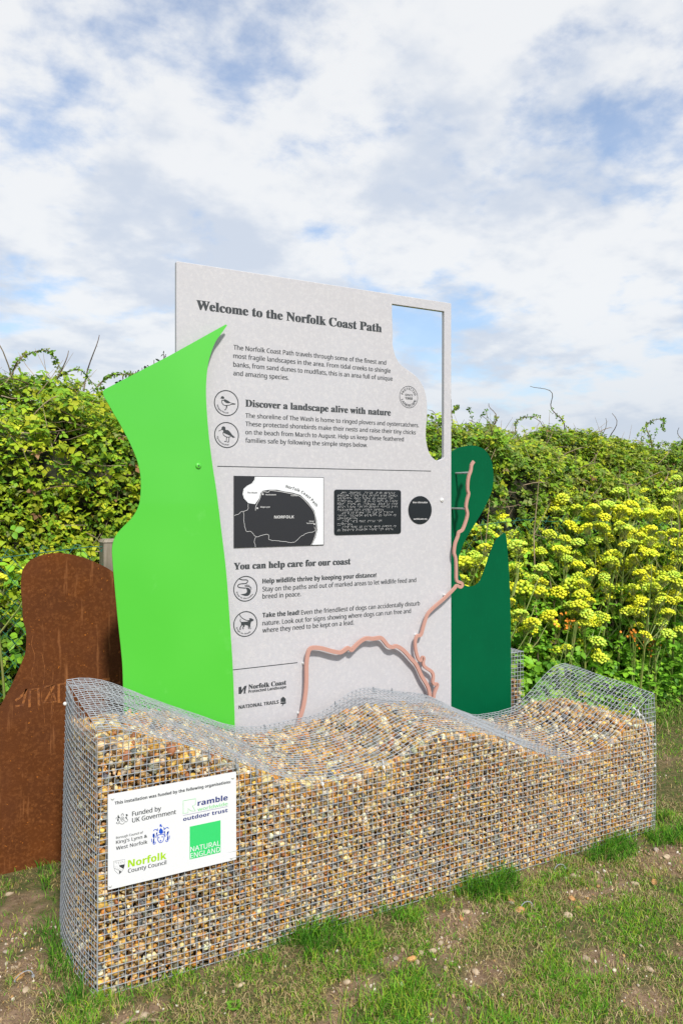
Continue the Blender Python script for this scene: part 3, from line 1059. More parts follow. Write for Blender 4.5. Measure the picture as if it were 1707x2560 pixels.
# ------------------------------------------------------------------ the signs
ARTDATA = {"plover_fill":[[[0.6236,1.9791],[0.6285,1.9815],[0.6304,1.9883],[0.6343,1.991],[0.64,1.9908],[0.6445,1.9868],[0.6449,1.9832],[0.642,1.9803],[0.6349,1.9798],[0.6304,1.981]],[[0.6407,1.9737],[0.6452,1.9795],[0.6503,1.978],[0.6619,1.9732],[0.671,1.9671],[0.6853,1.9643],[0.6957,1.9631],[0.6951,1.9606],[0.6853,1.9606],[0.6723,1.9647],[0.6619,1.9632],[0.6542,1.9632],[0.6465,1.9674]],[[0.633,1.9757],[0.6407,1.9762],[0.6426,1.9739],[0.6375,1.9723],[0.6343,1.9715]]],"plover_line":[[[0.6339,1.9739],[0.6336,1.9666],[0.6375,1.9583],[0.6439,1.9538],[0.6516,1.953],[0.6671,1.9552],[0.6749,1.9587],[0.6931,1.9611]],[[0.6516,1.953],[0.6542,1.9471],[0.6503,1.9346],[0.6445,1.9349]],[[0.6561,1.9533],[0.6561,1.9472],[0.6516,1.9372]]],"oyster_fill":[[[0.6176,1.8416],[0.6189,1.8441],[0.6323,1.8514],[0.633,1.8593],[0.6368,1.8634],[0.6426,1.8644],[0.6484,1.8613],[0.6501,1.8565],[0.6497,1.8509],[0.6542,1.8491],[0.66,1.8496],[0.6658,1.8462],[0.6723,1.8391],[0.6801,1.8296],[0.6931,1.8197],[0.684,1.8169],[0.6736,1.8244],[0.6619,1.8289],[0.6503,1.8333],[0.6413,1.8365],[0.6394,1.8462],[0.6381,1.8492],[0.6323,1.8483]]],"oyster_line":[[[0.6394,1.8401],[0.6394,1.8316],[0.6452,1.8245],[0.6542,1.82],[0.6658,1.8198],[0.6736,1.8226]],[[0.6548,1.82],[0.6529,1.801],[0.6445,1.8013]],[[0.6658,1.8198],[0.6645,1.8008],[0.6606,1.7988],[0.6561,1.7999]]],"path_fill":[[[0.7382,1.1777],[0.7501,1.1771],[0.7581,1.1735],[0.7641,1.1658],[0.7641,1.1571],[0.7594,1.1474],[0.7514,1.1423],[0.7395,1.1418],[0.7303,1.1448],[0.7171,1.1501],[0.7342,1.152],[0.7422,1.154],[0.7468,1.1593],[0.7461,1.1692]]],"path_line":[[[0.7132,1.2167],[0.7184,1.2137],[0.729,1.2116],[0.7422,1.2109],[0.7488,1.2088],[0.7501,1.2037],[0.7461,1.1977],[0.7382,1.1954],[0.7184,1.1949],[0.7092,1.1923],[0.7053,1.1875],[0.7073,1.1825],[0.7158,1.179],[0.7395,1.1756]]],"path_fence":[[[0.7382,1.1895],[0.7395,1.1808]],[[0.7428,1.1899],[0.7435,1.1805]],[[0.7468,1.1915],[0.7475,1.1803]],[[0.7514,1.19],[0.7514,1.1795]],[[0.7561,1.1892],[0.7534,1.1794]],[[0.7608,1.1852],[0.7568,1.1786]],[[0.7661,1.1806],[0.7594,1.1766]],[[0.7681,1.1742],[0.7627,1.1727]],[[0.7681,1.1693],[0.7647,1.167]],[[0.7369,1.1852],[0.7554,1.1836],[0.7661,1.1743]]],"dog_fill":[[[0.7197,1.0313],[0.7263,1.0322],[0.7448,1.0316],[0.7568,1.0346],[0.7588,1.0395],[0.7561,1.0452],[0.7661,1.0451],[0.7721,1.0416],[0.7788,1.0373],[0.7741,1.0321],[0.7661,1.0302],[0.7634,1.0205],[0.7621,1.0131],[0.7634,1.0018],[0.7667,0.9985],[0.7614,0.9983],[0.7581,1.0085],[0.7574,1.0135],[0.7561,1.0024],[0.7581,0.9992],[0.7528,1.0008],[0.7514,1.014],[0.7369,1.0188],[0.7362,1.0127],[0.7303,1.007],[0.7329,1.0006],[0.7283,1.0003],[0.7263,1.0085],[0.729,1.017],[0.725,1.0173],[0.7184,1.0079],[0.7184,0.9981],[0.7132,0.9985],[0.7138,1.0083],[0.7197,1.0189]]],"dog_line":[[[0.7132,1.0651],[0.7197,1.0535],[0.7316,1.044],[0.7435,1.0381],[0.7581,1.0355]],[[0.7178,1.0462],[0.7158,1.039],[0.7178,1.0333],[0.7224,1.0304]]],"sea":[[[0.7815,1.6533],[1.1159,1.6548],[1.1159,1.3526],[1.0571,1.3508],[1.0736,1.3843],[1.0834,1.4189],[1.0795,1.4626],[1.0678,1.5062],[1.0367,1.5428],[0.9983,1.5756],[0.9603,1.5857],[0.9227,1.5906],[0.8855,1.5981],[0.8486,1.5978],[0.8186,1.5934],[0.8077,1.5833],[0.8014,1.5598],[0.7824,1.5355],[0.7511,1.5398],[0.7316,1.5597],[0.7254,1.5787],[0.7299,1.6011],[0.7449,1.6137],[0.7672,1.6247],[0.7788,1.6399]]],"coast":[[[0.7842,1.508],[0.7869,1.5288],[0.8032,1.5564],[0.8104,1.5791],[0.8213,1.5892],[0.8441,1.5868],[0.8532,1.5945],[0.8994,1.5905],[0.9227,1.5864],[0.9603,1.5797],[0.9983,1.5687],[1.0348,1.5367],[1.0639,1.5028],[1.0746,1.4609],[1.0776,1.4147],[1.061,1.3672],[1.0513,1.3518]]],"border":[[[0.6877,1.488],[0.7069,1.4936],[0.7272,1.5042],[0.7316,1.4585],[0.7405,1.4211],[0.7627,1.4181],[0.7869,1.3951],[0.8122,1.4004],[0.8441,1.4022],[0.8486,1.3811],[0.8855,1.3759],[0.9227,1.3707],[0.9508,1.3657],[0.9745,1.3694],[0.9983,1.3903],[1.0367,1.4068],[1.0561,1.409],[1.0727,1.4191],[1.0658,1.4349]],[[0.7869,1.3951],[0.7788,1.3786],[0.7842,1.3492]],[[0.7511,1.5373],[0.7476,1.5123],[0.7272,1.5042]]],"towns":[[[0.8186,1.5783],[0.9821,1.5738],[0.7932,1.5179],[1.0678,1.4453]]],"n_logo":[[[0.7087,0.7549],[0.721,0.7567],[0.7228,0.74],[0.7352,0.7567],[0.7458,0.758],[0.7405,0.7362],[0.7387,0.7281],[0.744,0.7258],[0.7316,0.724],[0.7334,0.7453],[0.7263,0.7338],[0.7193,0.7247],[0.7087,0.726]]],"acorn":[[[0.9049,0.6672],[0.9049,0.6808],[0.9171,0.6895],[0.9292,0.6778],[0.9292,0.6642]],[[0.904,0.6648],[0.9302,0.6632],[0.9302,0.6572],[0.9189,0.6552],[0.9133,0.6474],[0.9096,0.6488],[0.9152,0.6557],[0.904,0.6588]]],"blue_line":[[[0.1841,0.4768],[0.1848,0.4635],[0.1887,0.4548],[0.194,0.4504],[0.2007,0.4523],[0.2047,0.4593],[0.2053,0.475],[0.1841,0.4768]],[[0.1716,0.4925],[0.1742,0.4959],[0.1808,0.4952],[0.1848,0.4898]],[[0.2207,0.4902],[0.2167,0.495],[0.2113,0.4935],[0.206,0.4893]],[[0.1716,0.482],[0.1742,0.4736],[0.1716,0.4637],[0.1702,0.4536],[0.1742,0.4494],[0.1781,0.4532],[0.1755,0.4577]],[[0.22,0.4824],[0.2154,0.4729],[0.2187,0.4642],[0.2194,0.4535],[0.2154,0.4491],[0.2113,0.4526],[0.214,0.456]],[[0.1821,0.4838],[0.1814,0.4773],[0.1781,0.4702]],[[0.2067,0.4826],[0.2087,0.4743],[0.21,0.4661]],[[0.1656,0.4689],[0.166,0.4584]],[[0.2234,0.4672],[0.2231,0.4567]]],"blue_fill":[[[0.1914,0.5081],[0.194,0.5108],[0.1967,0.5083],[0.2007,0.4989],[0.1954,0.502],[0.192,0.5014]],[[0.19,0.4913],[0.1947,0.4982],[0.202,0.4888],[0.2033,0.4806],[0.1954,0.4777],[0.1894,0.4835]],[[0.1821,0.4929],[0.1854,0.5001],[0.1861,0.4908]],[[0.204,0.5002],[0.2087,0.4927],[0.2053,0.4881]],[[0.1689,0.4826],[0.1742,0.4854],[0.1762,0.4758],[0.1729,0.4687],[0.1689,0.4747]],[[0.2154,0.4808],[0.2214,0.4822],[0.2214,0.4769],[0.2167,0.4673]],[[0.1887,0.4719],[0.1907,0.4675],[0.1887,0.464],[0.1874,0.4682]],[[0.2,0.4721],[0.202,0.4678],[0.2,0.4642],[0.1983,0.4685]],[[0.1947,0.4601],[0.1973,0.4556],[0.1947,0.4535],[0.192,0.4567]],[[0.1702,0.4666],[0.1742,0.4684],[0.1742,0.4527],[0.1702,0.4536]],[[0.216,0.4648],[0.22,0.4653],[0.2194,0.4522],[0.2154,0.4544]],[[0.1801,0.4855],[0.1848,0.4858],[0.1841,0.4794],[0.1808,0.4788]],[[0.2047,0.4856],[0.2093,0.4847],[0.2087,0.4795],[0.2053,0.4789]]],"royal_line":[[[0.0684,0.5549],[0.0728,0.5572],[0.0779,0.5537],[0.0779,0.5466],[0.0735,0.5436],[0.0691,0.5484],[0.0684,0.5549]],[[0.0703,0.5597],[0.0703,0.5661],[0.0766,0.5655],[0.0766,0.559]],[[0.0735,0.5693],[0.0735,0.5654]],[[0.0583,0.5441],[0.0558,0.5434],[0.0546,0.5411],[0.0609,0.5379],[0.0634,0.5418],[0.0672,0.5372],[0.0735,0.5347],[0.0785,0.5362],[0.0798,0.5404]],[[0.0798,0.5449],[0.0849,0.5388],[0.09,0.5429],[0.0887,0.547]],[[0.0546,0.5538],[0.0539,0.5578],[0.0577,0.5583]],[[0.0709,0.5531],[0.076,0.5483]],[[0.0709,0.5493],[0.0754,0.5529]]],"royal_fill":[[[0.0583,0.562],[0.0609,0.5673],[0.0627,0.5612],[0.0659,0.5567],[0.0659,0.5541],[0.0609,0.5564],[0.0627,0.5496],[0.0596,0.5452],[0.0571,0.5508],[0.0596,0.5567]],[[0.0824,0.5547],[0.0855,0.5554],[0.0836,0.5634],[0.0887,0.5631],[0.0906,0.5569],[0.0862,0.5578],[0.0874,0.5511],[0.0887,0.5457],[0.0849,0.5491],[0.083,0.552]],[[0.0609,0.5423],[0.0646,0.5467],[0.0659,0.5439]]],"shield_line":[[[0.047,0.4239],[0.0811,0.422],[0.0804,0.4061],[0.0766,0.3916],[0.0703,0.3853],[0.0634,0.3799],[0.0558,0.3862],[0.0495,0.3953],[0.0473,0.406],[0.047,0.4239]],[[0.0477,0.4021],[0.0697,0.3874]],[[0.0634,0.4074],[0.0766,0.3941]],[[0.0495,0.4183],[0.0546,0.421],[0.0558,0.4143],[0.0609,0.4195],[0.0634,0.41]],[[0.0659,0.4197],[0.0697,0.4111],[0.0722,0.4195],[0.0773,0.412]]],"shield_fill":[[[0.064,0.4079],[0.0808,0.407],[0.0796,0.3999],[0.0766,0.3935],[0.0646,0.4033]],[[0.0634,0.3908],[0.0712,0.3849],[0.0634,0.3799]],[[0.0505,0.4059],[0.0514,0.4066],[0.0523,0.4055],[0.0514,0.4048]],[[0.0562,0.4065],[0.0571,0.4072],[0.058,0.4061],[0.0571,0.4054]],[[0.0531,0.4015],[0.0539,0.4022],[0.0548,0.4011],[0.0539,0.4004]],[[0.0581,0.4003],[0.059,0.401],[0.0598,0.3999],[0.059,0.3992]],[[0.0635,0.3991],[0.0644,0.3998],[0.0653,0.3987],[0.0644,0.398]],[[0.0612,0.3958],[0.0621,0.3965],[0.063,0.3954],[0.0621,0.3947]],[[0.0669,0.3942],[0.0678,0.3949],[0.0687,0.3938],[0.0678,0.3931]],[[0.0713,0.3932],[0.0722,0.3939],[0.0731,0.3928],[0.0722,0.3921]],[[0.0691,0.3897],[0.0699,0.3904],[0.0708,0.3893],[0.0699,0.3886]]],"rust_marks":[[[-0.1293,0.6883],[-0.1011,0.6887],[-0.086,0.7564],[-0.1035,0.7306],[-0.1293,0.711]],[[-0.0751,0.6772],[-0.0727,0.7523],[-0.0402,0.7525],[-0.0363,0.6788]],[[-0.0175,0.755],[0.0263,0.7612],[-0.0175,0.6866],[0.0312,0.6882],[0.019,0.7259]],[[0.0435,0.6804],[0.0425,0.7594],[0.0732,0.7621]],[[0.2256,0.7595],[0.2542,0.7616],[0.2542,0.7348]],[[0.2726,0.7541],[0.2726,0.7327],[0.3043,0.7398]],[[-0.0727,1.257],[0.019,1.2582],[0.0239,1.2269],[-0.0296,1.2218],[0.0239,1.1897],[-0.0536,1.1871]]]}

# white board
YB = .62
board = empty('welcome_sign', (1.13, YB, 0))
tag(board, 'tall speckled white welcome board with dark lettering, a map and a cut-out corner', 'sign')


def at_root(root):
    """children keep their world coordinates"""
    root_loc = root.location.copy()
    for ch in root.children:
        ch.location = ch.location - root_loc
        for g in ch.children:
            pass


def rounded(x0, x1, z0, z1, r, n=4):
    out = []
    for cx, cz, a in ((x1 - r, z1 - r, 0), (x0 + r, z1 - r, 90), (x0 + r, z0 + r, 180), (x1 - r, z0 + r, 270)):
        out += [(cx + r * math.cos(R(a + 90 * k / n)), cz + r * math.sin(R(a + 90 * k / n))) for k in range(n + 1)]
    return out


CUT = [(1.487, 2.344), (1.488, 2.289), (1.505, 2.236), (1.533, 2.201), (1.578, 2.177), (1.622, 2.152), (1.656, 2.117), (1.679, 2.063), (1.687, 1.987), (1.679, 1.892), (1.682, 1.837), (1.702, 1.78), (1.742, 1.748), (1.783, 1.758)]
hole = [(1.483, 2.485)] + crom(CUT, 5) + [(1.787, 1.765), (1.789, 2.4855)]
sheet('board', [rounded(.438, 1.832, -.05, 2.532, .006), hole], YB, .021, M['board'], board, .0022)

TEXT = [
    ('Welcome to the Norfolk Coast Path', 0.524, 1.424, 2.3442, 0.0386, 'serif'),
    ('The Norfolk Coast Path travels through some of the finest and', 0.686, 1.449, 2.1930, 0.0198, 'sans'),
    ('most fragile landscapes in the area. From tidal creeks to shingle', 0.685, 1.474, 2.1566, 0.0198, 'sans'),
    ('banks, from sand dunes to mudflats, this is an area full of unique', 0.685, 1.485, 2.1201, 0.0198, 'sans'),
    ('and amazing species.', 0.685, 0.943, 2.0831, 0.0198, 'sans'),
    ('Discover a landscape alive with nature', 0.740, 1.475, 1.9537, 0.0299, 'serif'),
    ('The shoreline of The Wash is home to ringed plovers and oystercatchers.', 0.740, 1.637, 1.9062, 0.0191, 'sans'),
    ('These protected shorebirds make their nests and raise their tiny chicks', 0.740, 1.618, 1.8706, 0.0191, 'sans'),
    ('on the beach from March to August. Help us keep these feathered', 0.740, 1.549, 1.8350, 0.0191, 'sans'),
    ('families safe by following the simple steps below.', 0.740, 1.347, 1.7998, 0.0191, 'sans'),
    ('You can help care for our coast', 0.688, 1.256, 1.2570, 0.0288, 'serif'),
    ('Help wildlife thrive by keeping your distance!', 0.819, 1.396, 1.1915, 0.0202, 'bold'),
    ('Stay on the paths and out of marked areas to let wildlife feed and', 0.819, 1.620, 1.1567, 0.0202, 'sans'),
    ('breed in peace.', 0.819, 1.003, 1.1256, 0.0202, 'sans'),
    ('Take the lead!', 0.819, 0.996, 1.0438, 0.0202, 'bold'),
    ('Even the friendliest of dogs can accidentally disturb', 1.005, 1.642, 1.0428, 0.0202, 'sans'),
    ('nature. Look out for signs showing where dogs can run free and', 0.819, 1.590, 1.0094, 0.0202, 'sans'),
    ('where they need to be kept on a lead.', 0.819, 1.274, 0.9782, 0.0202, 'sans'),
    ('Norfolk Coast', 0.754, 0.931, 0.7406, 0.0200, 'serif'),
    ('Protected Landscape', 0.754, 0.931, 0.7245, 0.0125, 'bold'),
    ('NATIONAL TRAILS', 0.709, 0.895, 0.6616, 0.0150, 'bold'),
]
for t, x0, x1, z, cap, st in TEXT:
    a = Art(YB - .0006)
    a.text(t, x0, x1, z, cap, st, offset=.05 if st == 'serif' else (.03 if st == 'sans' else .035))
    a.build('heading_lettering' if st == 'serif' else 'lettering', M['print'], board)
a = Art(YB - .0006)
a.stroke([(.614, 1.695), (1.708, 1.695)], .0035)
a.build('rule_line', M['print'], board)
a = Art(YB - .0006)
a.stroke([(.672, .8315), (.986, .8315)], .0035)
a.build('rule_line', M['print'], board)
for nm, cx, cz, r, word, a0, a1 in (('plover', .654, 1.963, .053, 'Ringed Plover', 192, 285), ('oyster', .655, 1.828, .053, 'Oystercatcher', 188, 285),
                                    ('path', .740, 1.173, .053, 'Keep to the paths', 195, 325), ('dog', .740, 1.022, .053, 'Dogs on leads', 195, 305)):
    a = Art(YB - .0006)
    a.ring(cx, cz, r, .0042)
    for p in ARTDATA[nm + '_fill']:
        a.poly(p)
    for p in ARTDATA[nm + '_line']:
        a.stroke(crom(p, 4), .0042 if nm == 'path' else .003)
    if nm == 'path':
        for p in ARTDATA['path_fence']:
            a.stroke(p, .002)
    a.text_path(word, arc(cx, cz, r - .009, a0, a1, 20), .0062, 'bold')
    a.build('round_icon', M['print'], board)['label'] = {'plover': 'round ringed plover icon', 'oyster': 'round oystercatcher icon', 'path': 'round winding path icon', 'dog': 'round dog on lead icon'}[nm]
a = Art(YB - .0006)
a.ring(1.578, 2.049, .052, .0025)
a.text_path('PROTECTED', arc(1.578, 2.049, .034, 168, 12, 20), .0115, 'bold')
a.text_path('LANDSCAPE', arc(1.578, 2.049, .046, 196, 344, 20), .0115, 'bold')
a.text('SINCE', 1.557, 1.600, 2.054, .0095, 'bold')
a.text('1968', 1.557, 1.600, 2.037, .0115, 'bold', offset=.01)
a.build('round_seal', M['print'], board)
a = Art(YB - .0006)
for p in ARTDATA['n_logo'] + ARTDATA['acorn']:
    a.poly(p)
a.build('small_logos', M['print'], board)

# map panel
mp = sheet('map_panel', [[(.686, 1.350), (1.116, 1.350), (1.116, 1.656), (.686, 1.656)]], YB - .004, .004, M['map_black'], board)
a = Art(YB - .0045)
for p in ARTDATA['sea']:
    a.poly([(min(max(x, .6885), 1.1135), min(max(z, 1.3525), 1.6535)) for x, z in p])
a.build('map_sea', M['map_white'], mp)
a = Art(YB - .005)
a.stroke(crom(ARTDATA['coast'][0], 3), .0022)
for p in ARTDATA['border']:
    rr = random.Random(4)
    q = crom(p, 5)
    a.stroke([(x + rr.uniform(-.0012, .0012), z + rr.uniform(-.0012, .0012)) for x, z in q], .0016)
for x, z in ARTDATA['towns'][0]:
    a.dot(x, z, .004)
a.text('NORFOLK', .872, .967, 1.4725, .0125, 'bold')
a.text('Hunstanton', .831, .881, 1.5735, .0062, 'bold')
a.text('Cromer', .952, .982, 1.5705, .0062, 'bold')
a.text("King's Lynn", .807, .852, 1.520, .0062, 'bold')
a.text('Great', 1.042, 1.066, 1.4555, .0058, 'bold')
a.text('Yarmouth', 1.028, 1.066, 1.4465, .0058, 'bold')
a.build('map_lettering', M['line_white'], mp)
a = Art(YB - .005)
a.text('The Wash', .746, .792, 1.5810, .0072, 'bold')
a.text_path('Norfolk Coast Path', crom([(.925, 1.608), (.965, 1.598), (1.005, 1.583), (1.045, 1.556), (1.078, 1.521)], 4), .0125, 'bold')
for c_ in (ARTDATA['sea'][0][0:1] + ARTDATA['sea'][0][-1:-9:-1], ARTDATA['sea'][0][3:7]):
    for (x, z) in crom([(x + .004, z) for x, z in c_], 6)[::2]:
        a.dot(x, z, .0011, 5)
a.build('map_print', M['map_black'], mp)

# braille panel
bp = sheet('braille_panel', [rounded(1.170, 1.532, 1.393, 1.601, .012)], YB - .003, .003, M['braille_panel'], board)
BR = dict(a='1', b='12', c='14', d='145', e='15', f='124', g='1245', h='125', i='24', j='245', k='13', l='123', m='134', n='1345', o='135', p='1234', q='12345', r='1235', s='234', t='2345', u='136', v='1236', w='2456', x='1346', y='13456', z='1356')
BR['^'] = '6'
BR[','] = '2'
BR['.'] = '256'
LINES = ['^the ^norfolk ^coast ^path travels', 'through landscapes shaped with unique', 'wildlife, from dunes to shores and', 'mudflats. ^the ^wash is home to birds', 'from ^march to ^august. ^help us keep', 'these birds and feathered chicks safe', 'following some simple steps.', '  ^stay on paths and out of marked', 'areas, allowing wildlife to breed in', 'undisturbed.', '  ^keep away from seals and', 'mudflats.', '  ^keep dogs on leads when signed in', 'to protect nesting birds and wild.']
a = Art(YB - .0036)
for r_, ln in enumerate(LINES):
    ln = ln[:37]
    for c_, ch in enumerate(ln):
        for d in BR.get(ch, ''):
            k = int(d) - 1
            a.dot(1.188 + c_ * .00885 + (k // 3) * .0036 + (.012 if r_ == 0 else 0), 1.590 - r_ * .01315 - (k % 3) * .0036, .0013, 6)
a.build('braille_dots', M['line_white'], bp)

# round information disc (without its square code)
dsk = sheet('information_disc', [[(1.643 + .068 * math.cos(k * math.pi / 24), 1.505 + .068 * math.sin(k * math.pi / 24)) for k in range(48)]], YB - .003, .003, M['braille_panel'], board)
a = Art(YB - .0036)
a.text('More information:', 1.599, 1.687, 1.538, .0082, 'bold')
a.text('norfolkcoast.org', 1.604, 1.682, 1.458, .0082, 'bold')
a.build('disc_lettering', M['line_white'], dsk)
m_ = MB()
m_.dome((1.774, YB, 1.553), .0105, .006)
wb = m_.build('bolt_cap', M['white_plastic'], board, True)
m_ = MB()
m_.dome((1.774, YB - .006, 1.553), .003, .001, 6)
m_.build('bolt_socket', M['tie'], wb)

# light green panel in front
GR = [(.645, 2.285), (.62, 2.248), (.591, 2.205), (.565, 2.13), (.555, 2.057), (.553, 1.984), (.558, 1.897), (.567, 1.8), (.582, 1.689), (.599, 1.583), (.62, 1.421), (.641, 1.249), (.656, 1.053), (.670, .842), (.679, .604), (.684, .35), (.686, 0.0)]
GL = [(.142, 1.955), (.174, 1.899), (.21, 1.838), (.242, 1.776), (.269, 1.713), (.283, 1.65), (.284, 1.582), (.276, 1.53), (.25, 1.483), (.206, 1.438), (.184, 1.407), (.174, 1.372), (.174, 1.331), (.181, 1.242), (.195, 1.086), (.207, .972), (.214, .876), (.216, .7), (.214, .35), (.21, 0.0)]
gp = empty('green_panel', (.42, .59, 0))
tag(gp, 'bright light green wavy panel with pointed tip in front of the white board', 'panel')
sheet('panel', [crom(GR, 4) + crom(GL[::-1], 4) + [(.1385, 1.966), (.139, 1.974), (.146, 1.982), (.4, 2.135), (.600, 2.263), (.638, 2.287)]], .586, .005, M['light_green'], gp)
m_ = MB()
m_.dome((.520, .586, 1.693), .0125, .006)
gb = m_.build('bolt_cap', M['light_green'], gp, True)
m_ = MB()
m_.dome((.520, .580, 1.693), .0035, .0006, 6)
m_.build('bolt_socket', M['print'], gb)
for z in (1.693, .75):
    m_ = MB()
    m_.tube([(.520, .5915, z), (.520, .6195, z)], .009, 8)
    m_.build('spacer', M['steel'], gp)

# dark green panel behind
DGL = [(1.30, 1.25), (1.36, 1.45), (1.50, 1.60), (1.70, 1.70), (1.80, 1.755), (1.894, 1.80), (1.937, 1.821), (1.995, 1.834), (2.046, 1.836), (2.097, 1.823), (2.131, 1.797), (2.158, 1.75), (2.168, 1.682), (2.162, 1.621), (2.14, 1.566), (2.097, 1.499), (2.046, 1.432), (1.995, 1.366), (1.962, 1.314), (1.941, 1.261), (1.939, 1.208), (1.949, 1.155), (1.972, 1.12), (2.012, 1.106), (2.054, 1.113), (2.082, 1.138), (2.114, 1.201), (2.149, 1.281), (2.184, 1.341), (2.228, 1.372), (2.242, 1.379), (2.253, 1.367), (2.263, 1.298), (2.277, 1.132), (2.285, .924), (2.287, .448), (2.287, 0.0)]
dp = empty('green_panel', (1.9, .70, 0))
tag(dp, 'dark bottle green panel with rounded lobe and pointed spur behind the white board', 'panel')
sheet('panel', [crom(DGL, 4) + [(1.28, 0.0), (1.27, .9)]], .700, .005, M['dark_green'], dp)
for x, z in ((1.5, 1.3), (1.5, .5)):
    m_ = MB()
    m_.tube([(x, .6412, z), (x, .6998, z)], .009, 8)
    m_.build('spacer', M['steel'], dp)

# coastline bars
P1 = [(1.947, 1.747), (1.933, 1.727), (1.929, 1.701), (1.917, 1.675), (1.91, 1.643), (1.909, 1.604), (1.915, 1.585), (1.905, 1.553), (1.899, 1.52), (1.907, 1.491), (1.905, 1.469), (1.893, 1.437), (1.876, 1.405), (1.854, 1.394), (1.848, 1.374), (1.833, 1.342), (1.827, 1.317), (1.825, 1.291), (1.833, 1.272), (1.837, 1.24), (1.838, 1.195), (1.839, 1.16), (1.850, 1.149), (1.868, 1.143), (1.876, 1.132), (1.866, 1.122), (1.852, 1.126), (1.841, 1.131), (1.821, 1.113), (1.766, 1.072), (1.712, 1.038), (1.669, 1.006), (1.65, .967), (1.639, .937), (1.627, .905), (1.606, .902), (1.596, .885), (1.594, .854), (1.602, .816), (1.615, .788), (1.630, .784), (1.637, .797), (1.644, .790), (1.640, .769), (1.65, .749), (1.689, .723), (1.70, .70), (1.697, .671), (1.708, .659), (1.722, .658), (1.723, .648), (1.708, .618), (1.702, .593), (1.69, .50), (1.685, .36)]
P2 = [(.90, .36), (.955, .50), (.98, .586), (.998, .634), (1.011, .70), (1.015, .767), (1.015, .821), (1.021, .868), (1.031, .891), (1.051, .897), (1.093, .89), (1.14, .874), (1.183, .863), (1.205, .870), (1.226, .880), (1.243, .868), (1.259, .88), (1.292, .904), (1.324, .915), (1.357, .91), (1.399, .911), (1.42, .894), (1.441, .87), (1.467, .861), (1.488, .864), (1.527, .841), (1.571, .796), (1.601, .764), (1.632, .706), (1.665, .657), (1.678, .618), (1.680, .57), (1.672, .48), (1.668, .36)]
c1 = empty('coastline_bar', (1.75, .59, .6))
tag(c1, 'long pink bent bar climbing past the edge of the white board', 'metal strip')
strip('bar', P1, .584, .0155, .010, M['pink'], c1)
for x, z in ((1.784, 1.085), (1.617, .902), (1.715, .654)):
    m_ = MB()
    m_.tube([(x, .5935, z), (x, .6195, z)], .0065, 8)
    m_.build('standoff', M['white_plastic'], c1)
for x, z in ((1.921, 1.690), (1.897, 1.510)):
    m_ = MB()
    m_.tube([(x, .5935, z), (x, .6998, z)], .0055, 8)
    m_.build('support_rod', M['steel'], c1)
c2 = empty('coastline_bar', (1.3, .59, .5))
tag(c2, 'pink arched bar outlining a coast low on the white board', 'metal strip')
strip('bar', P2, .5845, .0185, .010, M['pink'], c2)
for x, z in ((1.014, .827), (.990, .608), (1.235, .876)):
    m_ = MB()
    m_.tube([(x, .5935, z), (x, .6195, z)], .0065, 8)
    m_.build('standoff', M['white_plastic'], c2)

# rusty steel panel
RU = [(.271, 1.235), (.201, 1.277), (.149, 1.30), (.099, 1.316), (.049, 1.325), (0.0, 1.323), (-.043, 1.312), (-.077, 1.293), (-.098, 1.263), (-.105, 1.238), (-.108, 1.182), (-.103, 1.121), (-.101, 1.07), (-.097, 1.034), (-.089, 1.008), (-.087, .962), (-.09, .911), (-.101, .877), (-.12, .833), (-.148, .77), (-.189, .693), (-.25, .58), (-.33, .42), (-.40, .24), (-.43, -.05)]
rp = empty('steel_panel', (.2, 1.02, 0))
tag(rp, 'rust brown weathered steel panel with rounded top beside the bright green panel', 'panel')
sheet('panel', [crom([(.62, .90), (.52, 1.02), (.40, 1.13)] + RU, 4) + [(.80, -.05), (.80, .4), (.72, .75)]], 1.02, .006, M['rust'], rp)
for p in ARTDATA['rust_marks'][:-1]:
    a = Art(1.0192)
    a.stroke(p, .0105)
    a.build('rust_mark', M['rust_chalk'], rp)
for (x, z, l) in ((-.02, .90, .30), (.015, .83, .22), (-.06, .98, .2)):
    a = Art(1.0192)
    a.stroke(crom([(x + .007 * math.sin(k * 1.9 + x * 50), z - l * k / 5) for k in range(6)], 3), .0018)
    a.build('rust_run', M['rust_chalk'], rp)

# funding plaque wired to the gabion
pq = empty('plaque', (.24, -.012, .48))
tag(pq, 'white plaque of funders and their logos wired to the gravel wall', 'plaque')
YP = -.0155
sheet('plate', [rounded(.029, .4525, .338, .6345, .002)], YP, .003, M['plaque'], pq)
INK = {'': 'print', 'l': 'lime', 'n': 'navy', 'm': 'mint', 'w': 'map_white'}
for t, x0, x1, z, cap, st, ink in (
        ('This installation was funded by the following organisations:', .050, .433, .5999, .0095, 'bold', ''),
        ('Funded by', .104, .196, .5535, .0143, 'sans', ''), ('UK Government', .104, .245, .5330, .0143, 'sans', ''),
        ('Borough Council of', .054, .138, .4921, .0071, 'sans', ''), ("King's Lynn &", .054, .151, .4763, .0105, 'sans', ''), ('West Norfolk', .054, .152, .4570, .0110, 'sans', ''),
        ('Norfolk', .091, .213, .3945, .0225, 'bold', 'l'), ('County Council', .091, .213, .3771, .0125, 'sans', ''),
        ('ramble', .318, .422, .5448, .0175, 'bold', 'n'), ('worldwide', .318, .422, .5274, .0110, 'sans', 'm'), ('outdoor trust', .269, .422, .5046, .0125, 'bold', 'n')):
    a = Art(YP - .0005)
    a.text(t, x0, x1, z, cap, st, offset=.03 if (st == 'sans' and cap > .01) else .02)
    a.build('lettering', M[INK[ink]], pq)
a = Art(YP - .0005)
a.stroke([(.269, .523), (.422, .523)], .0008)
a.build('logo_line', M['navy'], pq)
a = Art(YP - .0005)
a.stroke([(.269, .571), (.311, .570), (.310, .550), (.300, .549), (.310, .529), (.295, .533), (.285, .543), (.286, .529), (.269, .529)], .0018, closed=True)
